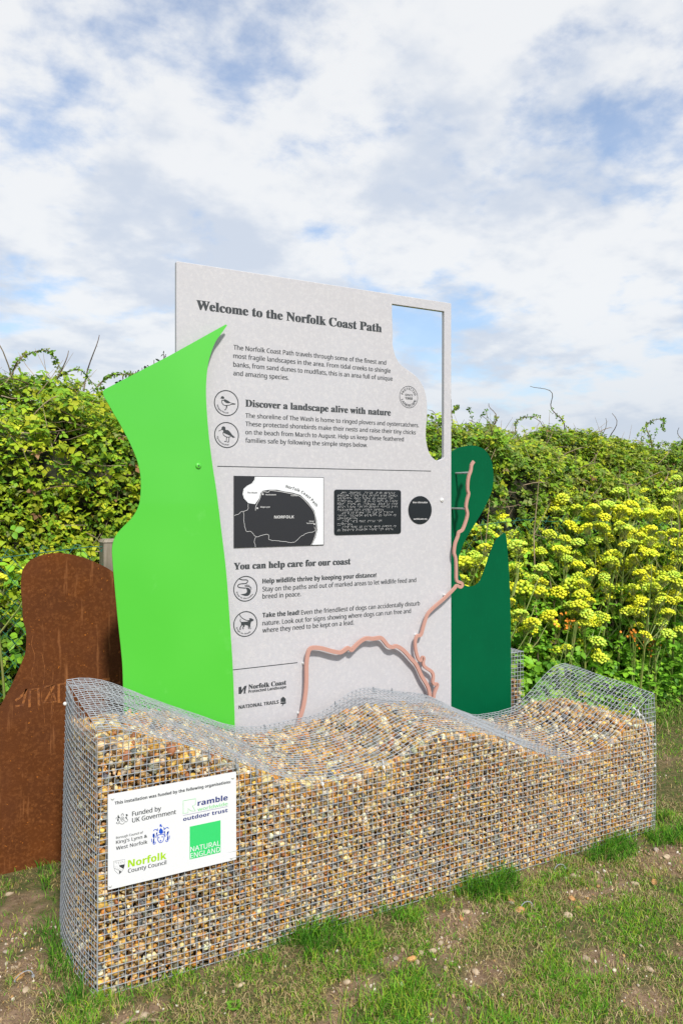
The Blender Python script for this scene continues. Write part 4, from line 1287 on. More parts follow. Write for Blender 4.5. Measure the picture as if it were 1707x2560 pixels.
a.build('walking_logo', M['mint'], pq)
a = Art(YP - .0005)
a.poly([(.291, .482), (.397, .482), (.397, .3745), (.291, .3745)])
sq = a.build('square_logo', M['square_green'], pq)
a = Art(YP - .001)
a.text('NATURAL', .293, .395, .3985, .0165, 'sans', offset=.01)
a.text('ENGLAND', .293, .395, .3775, .0165, 'sans', offset=.01)
a.build('logo_lettering', M['map_white'], sq)
for nm, ink, w in (('blue', 'blue', .0022), ('royal', 'print', .0013), ('shield', 'print', .0007)):
    a = Art(YP - .0005)
    for p in ARTDATA[nm + '_fill']:
        a.poly(p)
    for p in ARTDATA[nm + '_line']:
        a.stroke(crom(p, 3) if nm != 'shield' else p, w)
    a.build('coat_of_arms', M[ink], pq)
for x, z in ((.043, .622), (.440, .618), (.436, .349), (.036, .351)):
    m_ = MB()
    m_.dome((x, YP, z), .0055, .004, 10)
    m_.build('screw_cap', M['white_plastic'], pq, True)

# ------------------------------------------------------------------ hedge


def hedge_h(x):
    return np.interp(x, [-5, 0, .3, .9, 2.9, 3.8, 4.9, 6.2, 12], [2.26, 2.15, 2.13, 2.16, 2.11, 2.09, 2.02, 2.00, 1.99])


def hedge_pt(x, t, depth):
    """t 0..1 climbs the face, beyond 1 runs back over the top; depth is measured inwards"""
    x = np.asarray(x, dtype=float)
    tt = np.clip(t, 0, 1)
    h = hedge_h(x)
    z = h * np.sin(tt * np.pi / 2) ** .85
    y = 1.66 + .85 * tt ** 2.2 + np.clip(t - 1, 0, 9) * 2.2
    s = t * 2.6
    b = (fbm(x * 1.1, s * 1.3, 40) - .5) * .55 + (fbm(x * 3.6, s * 3.6, 50) - .5) * .34
    ny, nz = -np.cos(tt * np.pi / 2 * .9), np.sin(tt * np.pi / 2 * .9)
    k = b * np.clip(t * 5, .2, 1) - depth
    k = np.where(t > .93, np.minimum(k, .06 + (fbm(x * 5, s, 60) - .5) * .16 - depth), k)
    return np.stack([x, y + ny * k, np.maximum(z + nz * k, .01)], -1), np.stack([0 * x, ny + 0 * x, nz + 0 * x], -1)


def unit(v):
    return v / np.maximum(np.linalg.norm(v, axis=-1, keepdims=True), 1e-9)


LEAF_F = np.array([(0, 1, 3), (0, 3, 2), (1, 5, 3), (2, 3, 6), (5, 4, 3), (3, 4, 6)])
LV = 7


def leaf_arrays(C, N, A, L, W):
    """C centres, N rough normals, A axis; returns vertices (n,5,3)"""
    A = unit(A)
    B = unit(np.cross(A, N))
    N = np.cross(B, A)
    L, W = L[:, None], W[:, None]
    return np.stack([C, C + A * L * .32 + B * W * .5, C + A * L * .32 - B * W * .5, C + A * L * .5 - N * W * .16, C + A * L - N * L * .16,
                     C + A * L * .74 + B * W * .36 - N * L * .05, C + A * L * .74 - B * W * .36 - N * L * .05], 1)


LEAF_F4 = np.array([(0, 1, 3), (0, 3, 2), (1, 4, 3), (2, 3, 4)])


def leaves_object(name, V, cols, m, parent=None, kind='stuff', plain=False):
    n = len(V)
    if plain:
        F_ = (LEAF_F4[None] + (np.arange(n) * 5)[:, None, None]).reshape(-1, 3)
        o = mesh_np(name, np.ascontiguousarray(V[:, :5]).reshape(-1, 3), F_, m, np.repeat(cols, 5, 0), parent=parent)
        return tag(o, kind=kind)
    F_ = (LEAF_F[None] + (np.arange(n) * LV)[:, None, None]).reshape(-1, 3)
    o = mesh_np(name, V.reshape(-1, 3), F_, m, np.repeat(cols, LV, 0), parent=parent)
    return tag(o, kind=kind) if kind else o


def trifoliate(C, N, r, size, spread=1.0):
    """three leaflets round each centre"""
    n = len(C)
    N = unit(N + r.normal(0, .55, (n, 3)) + np.array([0, -.1, .35]))
    ref = unit(r.normal(size=(n, 3)))
    A0 = unit(np.cross(N, ref))
    B0 = np.cross(N, A0)
    Vs = []
    for a in (0, 2.0, -2.0):
        ax = A0 * math.cos(a * .75) + B0 * math.sin(a * .75) - N * .12
        L = size * (1.0 if a == 0 else .82) * r.uniform(.85, 1.15, n)
        Vs.append(leaf_arrays(C + ax * (size * .12)[:, None], N + r.normal(0, .12, (n, 3)), ax, L, L * .74))
    return np.concatenate(Vs)


hedge = empty('bramble_hedge', (3, 2.2, 0))
tag(hedge, 'dense green bramble hedge running along behind the signs', 'hedge')
r = np.random.default_rng(21)
# shaded inside of the thicket
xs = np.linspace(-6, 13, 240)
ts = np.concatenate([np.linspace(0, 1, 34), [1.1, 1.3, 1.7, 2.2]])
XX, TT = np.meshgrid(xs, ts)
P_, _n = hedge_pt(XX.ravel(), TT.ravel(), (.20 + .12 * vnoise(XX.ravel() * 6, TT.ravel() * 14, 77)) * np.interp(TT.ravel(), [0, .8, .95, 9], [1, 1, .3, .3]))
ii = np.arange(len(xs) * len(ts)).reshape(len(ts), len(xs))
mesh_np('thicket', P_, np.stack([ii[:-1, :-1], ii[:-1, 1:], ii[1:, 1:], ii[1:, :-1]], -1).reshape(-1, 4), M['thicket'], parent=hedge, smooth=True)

NL = 108000
x = np.concatenate([r.uniform(-.6, 7.6, int(NL * .76)), r.uniform(-3.6, -.6, int(NL * .16)), r.uniform(7.6, 10, int(NL * .08))])
t = np.where(r.random(len(x)) < .93, r.uniform(0.02, 1.0, len(x)) ** .85, 1 + r.random(len(x)) ** 2 * .8)
dep = r.exponential(.07, len(x)) - .075
dep = np.clip(dep, -.10, .22)
C, N = hedge_pt(x, t, dep)
C += r.normal(0, .012, C.shape)
gap = fbm(x * 4.6, t * 10, 88) > .33 - .3 * (t > .82)
C, N, x, t, dep = C[gap], N[gap], x[gap], t[gap], dep[gap]
size = np.clip(np.exp(r.normal(math.log(.0262), .34, len(C))), .016, .065)
PALH = np.array([(.37, .50, .024), (.24, .44, .026), (.15, .32, .024), (.065, .16, .018), (.53, .58, .035), (.33, .18, .08), (.27, .32, .10)])
zone = fbm(x * 2.2, C[:, 2] * 2.5, 91)
right = np.clip((x - 1.5) / 2, 0, 1)
ci = np.empty(len(C), dtype=int)
for lo, hi, wts in ((0, .45, (.12, .26, .32, .16, .05, .012, .06)), (.45, .56, (.26, .30, .20, .07, .10, .01, .05)), (.56, 1.01, (.36, .22, .12, .04, .20, .01, .04))):
    m_ = (zone >= lo) & (zone < hi)
    ci[m_] = r.choice(7, m_.sum(), p=np.array(wts) / sum(wts))
cols = PALH[ci] * r.uniform(.6, 1.25, (len(C), 1))
up = (C[:, 2] > 1.2) & (r.random(len(C)) < .45 * right)
cols[up] = cols[up] * .55 + np.array([.23, .27, .09]) * .45
V = trifoliate(C, N, r, size)
leaves_object('foliage', V, np.tile(cols, (3, 1)), M['bramble'], hedge, plain=True)
# the leaves that show largest, each on its own
LM = []
for k in range(10):
    n_ = np.array([[0, 0, 1.0]])
    rr = np.random.default_rng(100 + k)
    vv = trifoliate(np.zeros((1, 3)), n_ * 3, rr, np.array([1.0]))
    cc = PALH[[0, 1, 4, 0, 1, 0, 2, 4, 0, 1][k]] * rr.uniform(.9, 1.15)
    o = leaves_object('leaf', vv, np.tile(cc, (3, 1)), M['bramble'], None, None)
    LM.append(o.data)
    bpy.data.objects.remove(o)
xq = r.uniform(-.25, 1.0, 290)
xq[150:] = r.uniform(1.9, 5.6, 140)
tq = r.uniform(.45, .98, 290)
tq[150:] = r.uniform(.55, .98, 140)
Cq, Nq = hedge_pt(xq, tq, -.085 + r.uniform(-.02, .02, 290))
for i in range(290):
    o = bpy.data.objects.new('leaf', LM[i % 10])
    o.location = Cq[i]
    nn = Vector(Nq[i]) + Vector(r.normal(0, .4, 3)) + Vector((0, 0, .2))
    o.rotation_euler = (nn.to_track_quat('Z', 'Y') @ Matrix.Rotation(r.uniform(0, 6.28), 3, 'Z').to_quaternion()).to_euler()
    s_ = r.uniform(.030, .046)
    o.scale = (s_, s_, s_)
    link(o, hedge)


def sprig_leaves(path, r, size, every, out):
    """small leaves in pairs up a stem; out collects (C,N,size)"""
    for i in range(1, len(path) - 1):
        p, q = Vector(path[i]), Vector(path[i + 1])
        for k in range(every):
            c = p.lerp(q, (k + .5) / every)
            out.append((c + Vector(r.normal(0, .006, 3)), r.normal(0, 1, 3) + np.array([0, -.3, .6]), size * r.uniform(.7, 1.2)))


# canes: the ones against the sky as seen, then others woven through the face
CANES = [[(.44, 2.25), (.485, 2.45), (.53, 2.61)], [(.26, 2.25), (.31, 2.39), (.35, 2.50)], [(.01, 2.28), (.04, 2.39), (.11, 2.46), (.20, 2.48), (.28, 2.43), (.33, 2.33)], [(4.57, 2.10), (4.54, 2.28), (4.47, 2.41), (4.38, 2.52), (4.24, 2.56)],
         [(5.69, 2.0), (5.71, 2.24), (5.80, 2.34), (5.92, 2.33), (5.98, 2.24)], [(.5, 2.26), (.6, 2.36), (.68, 2.37), (.78, 2.36)], [(.2, 2.27), (.33, 2.36), (.42, 2.37), (.52, 2.30)], [(5.2, 2.05), (5.22, 2.22), (5.21, 2.37)],
         [(3.2, 2.15), (3.35, 2.30), (3.42, 2.33)], [(3.75, 2.12), (3.78, 2.28), (3.77, 2.38)], [(6.15, 2.02), (6.22, 2.16), (6.16, 2.28)], [(2.95, 2.16), (2.90, 2.25), (2.86, 2.28)], [(4.0, 2.15), (4.12, 2.27), (4.24, 2.28)]]
SP = []
for k, c_ in enumerate(CANES):
    pts = crom([(x, z) for x, z in c_], 4)
    P3 = [(x, 2.62 + .05 * math.sin(i * .7 + k), z) for i, (x, z) in enumerate(pts)]
    mb = MB()
    n_ = len(P3)
    mb.tube(P3, [.0055 * (1 - .65 * i / n_) for i in range(n_)], 5)
    for i in range(1, n_ - 1):       # thorns
        p = Vector(P3[i])
        mb.tube([p, p + Vector((random.uniform(-.012, .012), -.004, random.uniform(-.004, .012)))], [.0018, .0003], 3, False)
    mb.build('cane', M['cane'], hedge)
    if k in (2, 4, 5, 6, 8, 12):
        sprig_leaves(P3, r, .024, 3, SP)
    else:
        sprig_leaves(P3[:n_ // 2], r, .028, 2, SP)
for k in range(230):
    x0 = r.uniform(-.6, 6.8)
    C0, N0 = hedge_pt(np.array([x0]), np.array([r.uniform(.15, .95)]), np.array([r.uniform(-.06, .05)]))
    d = Vector((r.uniform(-1, 1), r.uniform(-.15, .1), r.uniform(-.5, .8))).normalized() * r.uniform(.15, .4)
    p0 = Vector(C0[0])
    P3 = [p0 + d * q + Vector((0, -.05 * math.sin(q * 3.1), -.10 * q * q)) for q in (0, .25, .5, .75, 1)]
    mb = MB()
    mb.tube(P3, [.0042, .0036, .003, .0026, .0015], 4)
    mb.build('cane', M['dry_cane' if r.random() < .35 else 'cane'], hedge)
mb = MB()
for k in range(1500):       # fine dead twigs all through the face
    x0 = r.uniform(-.5, 6.8)
    C0, N0 = hedge_pt(np.array([x0]), np.array([r.uniform(.1, .97)]), np.array([r.uniform(-.08, .06)]))
    d = Vector((r.normal(0, 1), r.normal(0, .25), r.normal(.2, .8))).normalized() * r.uniform(.08, .26)
    p0 = Vector(C0[0])
    mb.tube([p0, p0 + d * .5 + Vector((0, 0, -.01)), p0 + d], [.0026, .002, .0009], 3, False)
tag(mb.build('twigs', M['dry_cane'], hedge), kind='stuff')
# leafy shoots standing above the clipped line
mb = MB()
for k in range(430):
    x0 = r.uniform(-.4, 7.2)
    y0 = r.uniform(2.45, 2.8)
    h = hedge_h(x0) - .04
    hh = r.exponential(.055) + .03
    hh = min(hh, .26) * (1 if fbm(np.array(x0 * 2.5), np.array(2.), 33) > .45 else .6)
    lean = r.normal(0, .25)
    P3 = [(x0 + lean * hh * q * q, y0, h + hh * q) for q in (0, .3, .6, 1)]
    mb.tube(P3, [.0028, .0024, .0018, .0008], 3, False)
    sprig_leaves([Vector(p) for p in P3] + [Vector(P3[-1]) + Vector((0, 0, .01))], r, .024, 3 if hh > .1 else 2, SP)
tag(mb.build('shoot', M['cane'], hedge), kind='stuff')
Cs = np.array([tuple(s_[0]) for s_ in SP])
Ns = np.array([tuple(s_[1]) for s_ in SP])
Ss = np.array([s_[2] for s_ in SP])
pc = PALH[r.choice([0, 1, 2, 3, 6], len(Cs), p=[.22, .28, .28, .12, .10])] * r.uniform(.8, 1.15, (len(Cs), 1))
leaves_object('shoot_foliage', trifoliate(Cs, Ns, r, Ss), np.tile(pc, (3, 1)), M['bramble'], hedge)

# dark shrub rising farther back between the green tip and the board
sh = empty('shrub', (1.1, 4.2, 0))
tag(sh, 'dark leaved shrub showing above the hedge beside the white board', 'shrub')
mb = MB()
Cc = []
for k in range(16):
    x0 = r.uniform(.9, 1.75)
    top = 2.52 + .30 * math.exp(-((x0 - 1.55) / .45) ** 2) + r.uniform(-.10, .05)
    P3 = [(x0 * .6 + .5, 4.2, 0), (x0 * .8 + .25, 4.2, 1.4), (x0, 4.2, top)]
    mb.tube(P3, [.02, .012, .003], 4, False)
    for q in range(30):
        u = r.random() ** .7
        Cc.append((x0 * (.8 + .2 * u) + .25 * (1 - u) + r.normal(0, .03), 4.2 + r.normal(0, .05), 1.4 + (top - 1.4) * u))
mb.build('stem', M['cane'], sh)
Cc = np.array(Cc)
leaves_object('foliage', trifoliate(Cc, r.normal(0, 1, Cc.shape), r, r.uniform(.03, .05, len(Cc))), np.tile(np.tile([.03, .05, .03], (len(Cc), 1)), (3, 1)), M['bramble'], sh)

# ------------------------------------------------------------------ wire fence and post
fence = empty('wire_fence', (2, 1.42, 0))
tag(fence, 'green chain link fence half buried in the growth before the hedge', 'fence')
mb = MB()


def ftop(x):
    return 1.30 + .03 * math.sin(x * 2.3) + (.08 if x > 2 else 0)


def fback(x):
    return .24 * min(max((x - .8) / 1.2, 0), 1)


sp = .085
x = -1.5
while x < 7.5:
    for sgn in (1, -1):
        H_ = ftop(x)
        pts = []
        for k in range(9):
            z = H_ * k / 8
            pts.append((x + sgn * (z - H_ / 2) * .9 + .006 * math.sin(z * 9 + x), 1.42 + .02 * math.sin(x * 3 + z * 4) + .004 * sgn, z))
        mb.tube([(p[0], p[1] + fback(p[0]), p[2]) for p in pts], .0014, 3, False)
    x += sp
mb.build('chain_link', M['fence_wire'], fence)
mb = MB()
mb.tube([(-1.5 + .25 * k, 1.42 + fback(-1.5 + .25 * k), ftop(-1.5 + .25 * k) + .01 * math.sin(k * 2.1)) for k in range(37)], .0022, 4)
mb.build('top_wire', M['fence_wire'], fence)
mb = MB()
for k in range(46):        # twisted wire ends along the top
    x = -.6 + k * .15
    z = ftop(x)
    b_ = fback(x)
    mb.tube([(x, 1.418 + b_, z - .02), (x + .03, 1.415 + b_, z + .03 + .01 * math.sin(k * 5)), (x + .055, 1.412 + b_, z + .022)], .002, 4)
mb.build('wire_ends', M['fence_wire'], fence)
pst = empty('fence_post', (.36, 1.40, 0))
tag(pst, 'weathered square timber post between the rusty panel and green panel', 'post')
mb = MB()
mb.box(.31, .41, 1.40, 1.50, -.05, 1.345)
mb.add([(.306, 1.396, 1.345), (.414, 1.396, 1.345), (.414, 1.504, 1.345), (.306, 1.504, 1.345), (.318, 1.408, 1.36), (.402, 1.408, 1.36), (.402, 1.492, 1.36), (.318, 1.492, 1.36)],
       [(0, 1, 5, 4), (1, 2, 6, 5), (2, 3, 7, 6), (3, 0, 4, 7), (4, 5, 6, 7)])
mb.build('timber', M['wood'], pst)

# ------------------------------------------------------------------ flowering plants


def umbel_mesh(k):
    rr = np.random.default_rng(300 + k)
    n = [26, 30, 34, 22, 28, 31][k]
    V_, F_, Cc = [], [], []
    fi = (1 + 5 ** .5) / 2
    base = 0
    for i in range(n):
        q = math.sqrt((i + .5) / n)
        a = i * 2 * math.pi / fi ** 2
        el = q * 1.3
        c = np.array([math.sin(el) * math.cos(a), math.sin(el) * math.sin(a), math.cos(el) * .95 - .45]) * .043 * rr.uniform(.9, 1.1)
        s = rr.uniform(.0070, .0098)
        v = ICO2 * (1 + rr.normal(0, .20, (len(ICO2), 1))) * s * np.array([1, 1, .72]) + c
        V_.append(v)
        F_.append(ICO2F + base)
        base += len(v)
        col = np.array([(.78, .88, .07), (.90, .88, .05), (.68, .84, .10), (.92, .88, .06), (.76, .86, .08), (.86, .90, .06)][k]) * rr.uniform(.75, 1.15) * np.array([rr.uniform(.85, 1.08), 1, rr.uniform(.7, 1.3)])
        Cc.append(np.clip(np.tile(col, (len(v), 1)) * (1 + rr.normal(0, .12, (len(v), 1))), 0, .95))
    o = mesh_np('flower_head', np.concatenate(V_), np.concatenate(F_), M['umbel'], np.concatenate(Cc))
    me = o.data
    bpy.data.objects.remove(o)
    mb = MB()
    for i in range(0, n):
        q = math.sqrt((i + .5) / n)
        a = i * 2 * math.pi / fi ** 2
        el = q * 1.3
        c = Vector((math.sin(el) * math.cos(a), math.sin(el) * math.sin(a), math.cos(el) * .95 - .45)) * .043
        mb.tube([(0, 0, -.045), tuple(c)], .0009, 3, False)
    o = mb.build('ray', M['stalk'])
    ray = o.data
    bpy.data.objects.remove(o)
    return me, ray


UMB = [umbel_mesh(k) for k in range(6)]


def herb_leaf(k, bright=1.0, yellow=False):
    rr = np.random.default_rng(500 + k)
    C_, N_, A_, L_ = [], [], [], []
    for (bx, by, ang) in ((0, .55, 0), (.12, .38, .9), (-.12, .38, -.9)):
        for da, sc in ((0, 1), (.95, .75), (-.95, .75)):
            a = ang + da
            C_.append((bx + .05 * math.sin(a), by + .05 * math.cos(a), .04 * rr.random()))
            A_.append((math.sin(a), math.cos(a), rr.uniform(-.25, .1)))
            N_.append(np.array([0, 0, 1]) + rr.normal(0, .2, 3))
            L_.append(.34 * sc * rr.uniform(.85, 1.15))
    L_ = np.array(L_)
    V_ = leaf_arrays(np.array(C_), np.array(N_), np.array(A_), L_, L_ * .8)
    col = np.array([.52, .50, .03]) if yellow else np.array([.22, .50, .04]) * bright
    cc = np.tile(col, (9, 1)) * rr.uniform(.85, 1.15, (9, 1))
    o = leaves_object('leaf', V_, cc, M['herb'], None, None)
    me = o.data
    bpy.data.objects.remove(o)
    return me


HL = [herb_leaf(k, [1, .8, 1.2, .7, 1.05, .9][k]) for k in range(6)]
HY = [herb_leaf(k, 1, True) for k in (7, 8)]


def alexanders(x, y, h, label, group, heads=9, yellow=False, leaves=12):
    root = empty('alexanders_plant', (x, y, 0))
    tag(root, label, 'plant', group)
    mb = MB()
    lean = Vector((r.normal(0, .07), r.normal(0, .04) - .03, 1))
    trunk = [Vector((0, 0, -.02)) + Vector((lean.x * q * q * h, lean.y * q * h, q * h * .86)) for q in (0, .25, .5, .75, 1)]
    mb.tube(trunk, [.010, .009, .0075, .006, .0045], 5, False)
    tips = [(trunk[-1] + Vector((0, 0, h * .10 + .02)), trunk[-1])]
    for i in range(heads - 1):
        q = r.uniform(.38, .98)
        p0 = trunk[0].lerp(trunk[-1], q)
        a = i * 2.4 + r.uniform(-.4, .4)
        ln = (h * .30 + .08) * r.uniform(.5, 1.0) * (1.25 - q * .5)
        out_ = Vector((math.cos(a), math.sin(a) * .7, 0))
        tip = p0 + out_ * ln * .62 + Vector((0, 0, ln * r.uniform(.6, 1.05)))
        tips.append((tip, p0))
    for tip, p0 in tips:
        mid = p0.lerp(tip, .55) + Vector((0, 0, -.02)) + (tip - p0).cross(Vector((0, 0, 1))) * .05
        mb.tube([p0, mid, tip], [.0045, .0038, .0026], 4, False)
    mb.build('stem', M['stalk'], root)
    for i, (tip, p0) in enumerate(tips):
        k = int(r.integers(0, 6))
        o = bpy.data.objects.new('flower_head', UMB[k][0])
        s_ = r.uniform(.8, 1.35) * (1.2 if i == 0 else 1)
        o.location = tip + Vector((0, 0, .03 * s_))
        o.scale = (s_, s_, s_)
        o.rotation_euler = (r.normal(0, .25) + .12, r.normal(0, .25), r.uniform(0, 6.3))
        link(o, root)
        o2 = bpy.data.objects.new('flower_stalks', UMB[k][1])
        link(o2, o)
    for i in range(leaves):
        q = r.uniform(.12, .85)
        p0 = trunk[0].lerp(trunk[-1], q)
        a = r.uniform(0, 6.28)
        s_ = r.uniform(.10, .19) * (1.25 - q * .7)
        o = bpy.data.objects.new('leaf', (HY[i % 2] if yellow else HL[int(r.integers(0, 6))]))
        o.location = p0 + Vector((math.cos(a), math.sin(a), 0)) * r.uniform(.0, .10)
        o.rotation_euler = (r.uniform(-.2, .75), r.normal(0, .25), a - math.pi / 2)
        o.scale = (s_, s_, s_)
        link(o, root)
    return root


GP = 'yellow flowered alexanders growing in front of the hedge'
LB = 'tall green plant with domed yellow flower heads growing before the hedge'
spots = []
for k in range(90):
    x0 = 2.12 + 4.75 * ((k + r.uniform(0, 1)) / 90)
    y0 = r.uniform(1.22, 1.80)
    # tallest towards the far end and near the hedge
    hm = np.interp(x0, [2.2, 2.7, 3.3, 4.0, 4.8, 5.6, 6.4], [1.22, 1.42, 1.56, 1.62, 1.80, 1.92, 1.92])
    h = hm * (r.uniform(.45, 1.0) if k % 3 else r.uniform(.8, 1.0))
    spots.append((x0, y0 + (.1 if h > 1.3 else 0), h))
tall = max(range(90), key=lambda k: spots[k][2])
for k, (x0, y0, h) in enumerate(spots):
    alexanders(x0, y0, h, 'tallest yellow flowered alexanders plant rising before the hedge' if k == tall else LB, GP, heads=int(r.integers(8, 13) + (3 if x0 > 3.2 else 0)), leaves=15)
alexanders(1.98, 1.32, 1.20, 'yellow flowered plant framed by the notch of the dark green panel', GP, heads=10)
alexanders(1.86, 1.45, 1.10, 'yellow flowered plant partly hidden behind the notch of dark panel', GP, heads=8)
alexanders(-.36, 1.26, 1.22, 'sparse yellow flowered plant in long grass beyond the rusty panel', GP, heads=5, leaves=7)
alexanders(-.12, 1.36, 1.22, 'yellow flowered plant close against the top of the rusty panel', GP, heads=3, leaves=5)
for x0, y0, lab in ((2.62, 1.05, 'low yellow leaved plant just behind the gravel wall mesh'), (2.45, 1.12, 'yellow leaved plant beside the half hidden gabion'), (3.35, 1.02, 'low yellow leaved plant beyond the far end of the gravel wall')):
    p_ = empty('yellowing_plant', (x0, y0, 0))
    tag(p_, lab, 'plant')
    mb = MB()
    for i in range(11):
        a = i * 2.4
        d = Vector((math.cos(a) * .10, math.sin(a) * .08, r.uniform(.10, .34)))
        mb.tube([(0, 0, 0), tuple(d * .6), tuple(d)], .003, 4, False)
        o = bpy.data.objects.new('leaf', HY[i % 2] if i % 4 else HL[2])
        o.location = d
        o.rotation_euler = (r.uniform(-.1, .7), r.normal(0, .2), a - math.pi / 2)
        s_ = r.uniform(.09, .13)
        o.scale = (s_, s_, s_)
        link(o, p_)
    mb.build('stem', M['stalk'], p_)
# a few orange wallflowers
wfm = mat('orange_petals', (.75, .26, .02), .6)
for x0, y0, z0, lab in ((3.9, 1.28, .62, 'small orange flower cluster low among the yellow plants'), (3.25, 1.25, .75, 'orange flower cluster nearest the dark green panel'), (4.1, 1.30, .50, 'lowest orange flower cluster at the foot of the hedge')):
    p_ = empty('orange_wallflower', (x0, y0, 0))
    tag(p_, lab, 'flower')
    mb = MB()
    for i in range(5):
        mb.tube([(0, 0, 0), (r.normal(0, .03), 0, z0 * .6), (r.normal(0, .04), -.02, z0)], .003, 4, False)
    mb.build('stem', M['stalk'], p_)
    n_ = 26
    C_ = np.stack([r.normal(0, .045, n_), r.normal(-.02, .02, n_), z0 + r.normal(0, .03, n_)], -1)
    A_ = r.normal(size=(n_, 3))
    leaves_object('petals', leaf_arrays(C_, r.normal(size=(n_, 3)) + [0, -1, .5], A_, np.full(n_, .02), np.full(n_, .018)), np.tile([.75, .26, .02], (n_, 1)), wfm, p_)
# dry pale stalks
for k in range(16):
    x0 = float(r.uniform(2.3, 5.4))
    o_ = MB()
    h = r.uniform(.9, 1.75)
    lx = r.normal(0, .18)
    P3 = [(x0 + lx * q * q, 1.52 + .05 * math.sin(q * 5 + k), h * q) for q in (0, .25, .5, .75, 1)]
    o_.tube(P3, [.006, .0055, .005, .004, .002], 5)
    for q in range(3):
        b = Vector(P3[2 + (q > 1)])
        o_.tube([b, b + Vector((r.normal(0, .12), -.02, r.uniform(.12, .3)))], [.003, .0012], 4)
    tag(o_.build('dry_stalk', M['dry_cane']), 'bare pale dry stalk standing among the yellow flowers', 'dry stalk', 'dry stalks before the hedge')

# low green growth at the hedge foot
n_ = 9500
x = np.concatenate([r.uniform(2.1, 7.4, 8500), r.uniform(-.6, 2.1, 1000)])
y = 1.66 - r.random(n_) ** 1.5 * .42
z = .02 + r.random(n_) ** 1.3 * (1.35 * (1.05 - (1.66 - y) / .5))
C_ = np.stack([x, y, z], -1)
sz = r.uniform(.03, .062, n_)
pc = np.array([(.18, .42, .03), (.27, .54, .035), (.10, .27, .025), (.36, .56, .05)])[r.choice(4, n_, p=[.35, .3, .2, .15])] * r.uniform(.85, 1.15, (n_, 1))
tag(leaves_object('undergrowth', trifoliate(C_, np.tile([0, -.6, .8], (n_, 1)), r, sz), np.tile(pc, (3, 1)), M['herb']), 'low leafy undergrowth along the foot of the hedge', 'undergrowth')

# ------------------------------------------------------------------ grass


def blades(name, x, y, z, h, lean, w, cols, r, label=None, droop=.5, ymin=None):
    n = len(x)
    a = r.uniform(0, 2 * np.pi, n)
    la = r.uniform(0, 2 * np.pi, n)
    side = np.stack([np.cos(a), np.sin(a), 0 * a], -1) * (w / 2)[:, None]
    ld = np.stack([np.cos(la), np.sin(la), 0 * la], -1)
    B = np.stack([x, y, z - .004], -1)
    up = np.array([0, 0, 1.0])
    m1 = B + up * (h * .55)[:, None] + ld * (lean * h * .30)[:, None]
    tp = B + up * (h * (1 - droop * lean * .6))[:, None] + ld * (lean * h)[:, None]
    V_ = np.stack([B - side, B + side, m1 - side * .8, m1 + side * .8, tp], 1)
    if ymin is not None:
        V_[..., 1] = np.maximum(V_[..., 1], ymin + .12 * r.random((n, 1)))
    i0 = np.arange(n) * 5
    Fq = np.stack([i0, i0 + 1, i0 + 3, i0 + 2], -1)
    Ft = np.stack([i0 + 2, i0 + 3, i0 + 4], -1)
    o = mesh_np(name, V_.reshape(-1, 3), [Fq, Ft], M['grass'], np.repeat(cols, 5, 0))
    return tag(o, label, 'grass' if label else None, kind='stuff')


GC = np.array([(.105, .30, .018), (.19, .40, .028), (.05, .17, .013), (.33, .43, .04), (.48, .39, .17), (.36, .25, .11)])


def in_wall(x, y):
    return (x > -.04) & (x < LEN + .01) & (y > -.004) & (y < DEP + .01)


def scatter(n, x0, x1, y0, y1):
    return r.uniform(x0, x1, n), r.uniform(y0, y1, n)


xa, ya = [], []
for n_, b in ((215000, (-.7, 3.3, -1.45, .08)), (64000, (2.5, 7.2, -1.5, 1.65)), (20000, (-1.0, .05, .05, 1.35)), (14000, (0, 2.6, .56, 1.6)), (9000, (-3, 0, -2, 1.3)), (9000, (3.3, 8, -3, -1.4))):
    u, v = scatter(n_, *b)
    xa.append(u)
    ya.append(v)
x, y = np.concatenate(xa), np.concatenate(ya)
d = dirt_amount(x, y)
clump = fbm(x * 11, y * 11, 61)
keep = (~in_wall(x, y)) & (r.random(len(x)) < np.clip(1.2 - d * .95, .10, 1) * np.clip(clump * 2.6 - .55, .12, 1))
x, y, d, clump = x[keep], y[keep], d[keep], clump[keep]
base_d = np.where((x > -.05) & (x < LEN + .05), np.abs(np.minimum(y, 0)), 9)
base_d = np.minimum(base_d, np.where((y > -.02) & (y < .62) & (x < 0), np.abs(x), 9))
base_d = np.minimum(base_d, np.hypot(np.maximum(x - LEN, 0), np.maximum(-y, 0)) + 9 * (x < LEN) + 9 * (y > .5))
tx = np.interp(x, [-.3, -.06, .05, .40, .52, .70, .80, .95, 1.0, 1.05, 1.15, 1.35, 1.45, 1.62, 1.72, 1.80, 1.95, 2.1, 2.6, 3.2], [.8, .9, .1, .15, .7, 1, .9, .15, .8, .9, .1, .5, 1, 1, .2, 0, .5, 1, 1, .6])
rag = np.clip((fbm(x * 13, y * 13, 72) - .30) * 5, 0, 1)
tuft = np.clip((.4 + .9 * tx) - base_d / (.05 + .10 * tx), 0, 1) * tx * rag
patch = np.clip((fbm(x * 2.6, y * 2.6, 81) - .44) * 6, 0, 1) * np.clip((fbm(x * 15, y * 15, 82) - .35) * 5, .2, 1)
h = (.011 + .022 * clump + .024 * patch) * r.uniform(.6, 1.35, len(x)) + tuft * r.uniform(.015, .085, len(x))
straw = fbm(x * 3.4 + 9, y * 3.4, 95)
pick = r.random(len(x))
ci = r.choice([0, 1, 2, 3], len(x), p=[.34, .33, .15, .18])
ps = np.clip((straw - .38) * 2.6, .06, .62) * (1 - .6 * patch) * (1 - tuft) + .04 + .25 * (np.clip(d, 0, 1))
ci = np.where(pick < ps, np.where(r.random(len(x)) < .65, 4, 5), ci)
green_t = (tuft > .3) & (pick > .08)
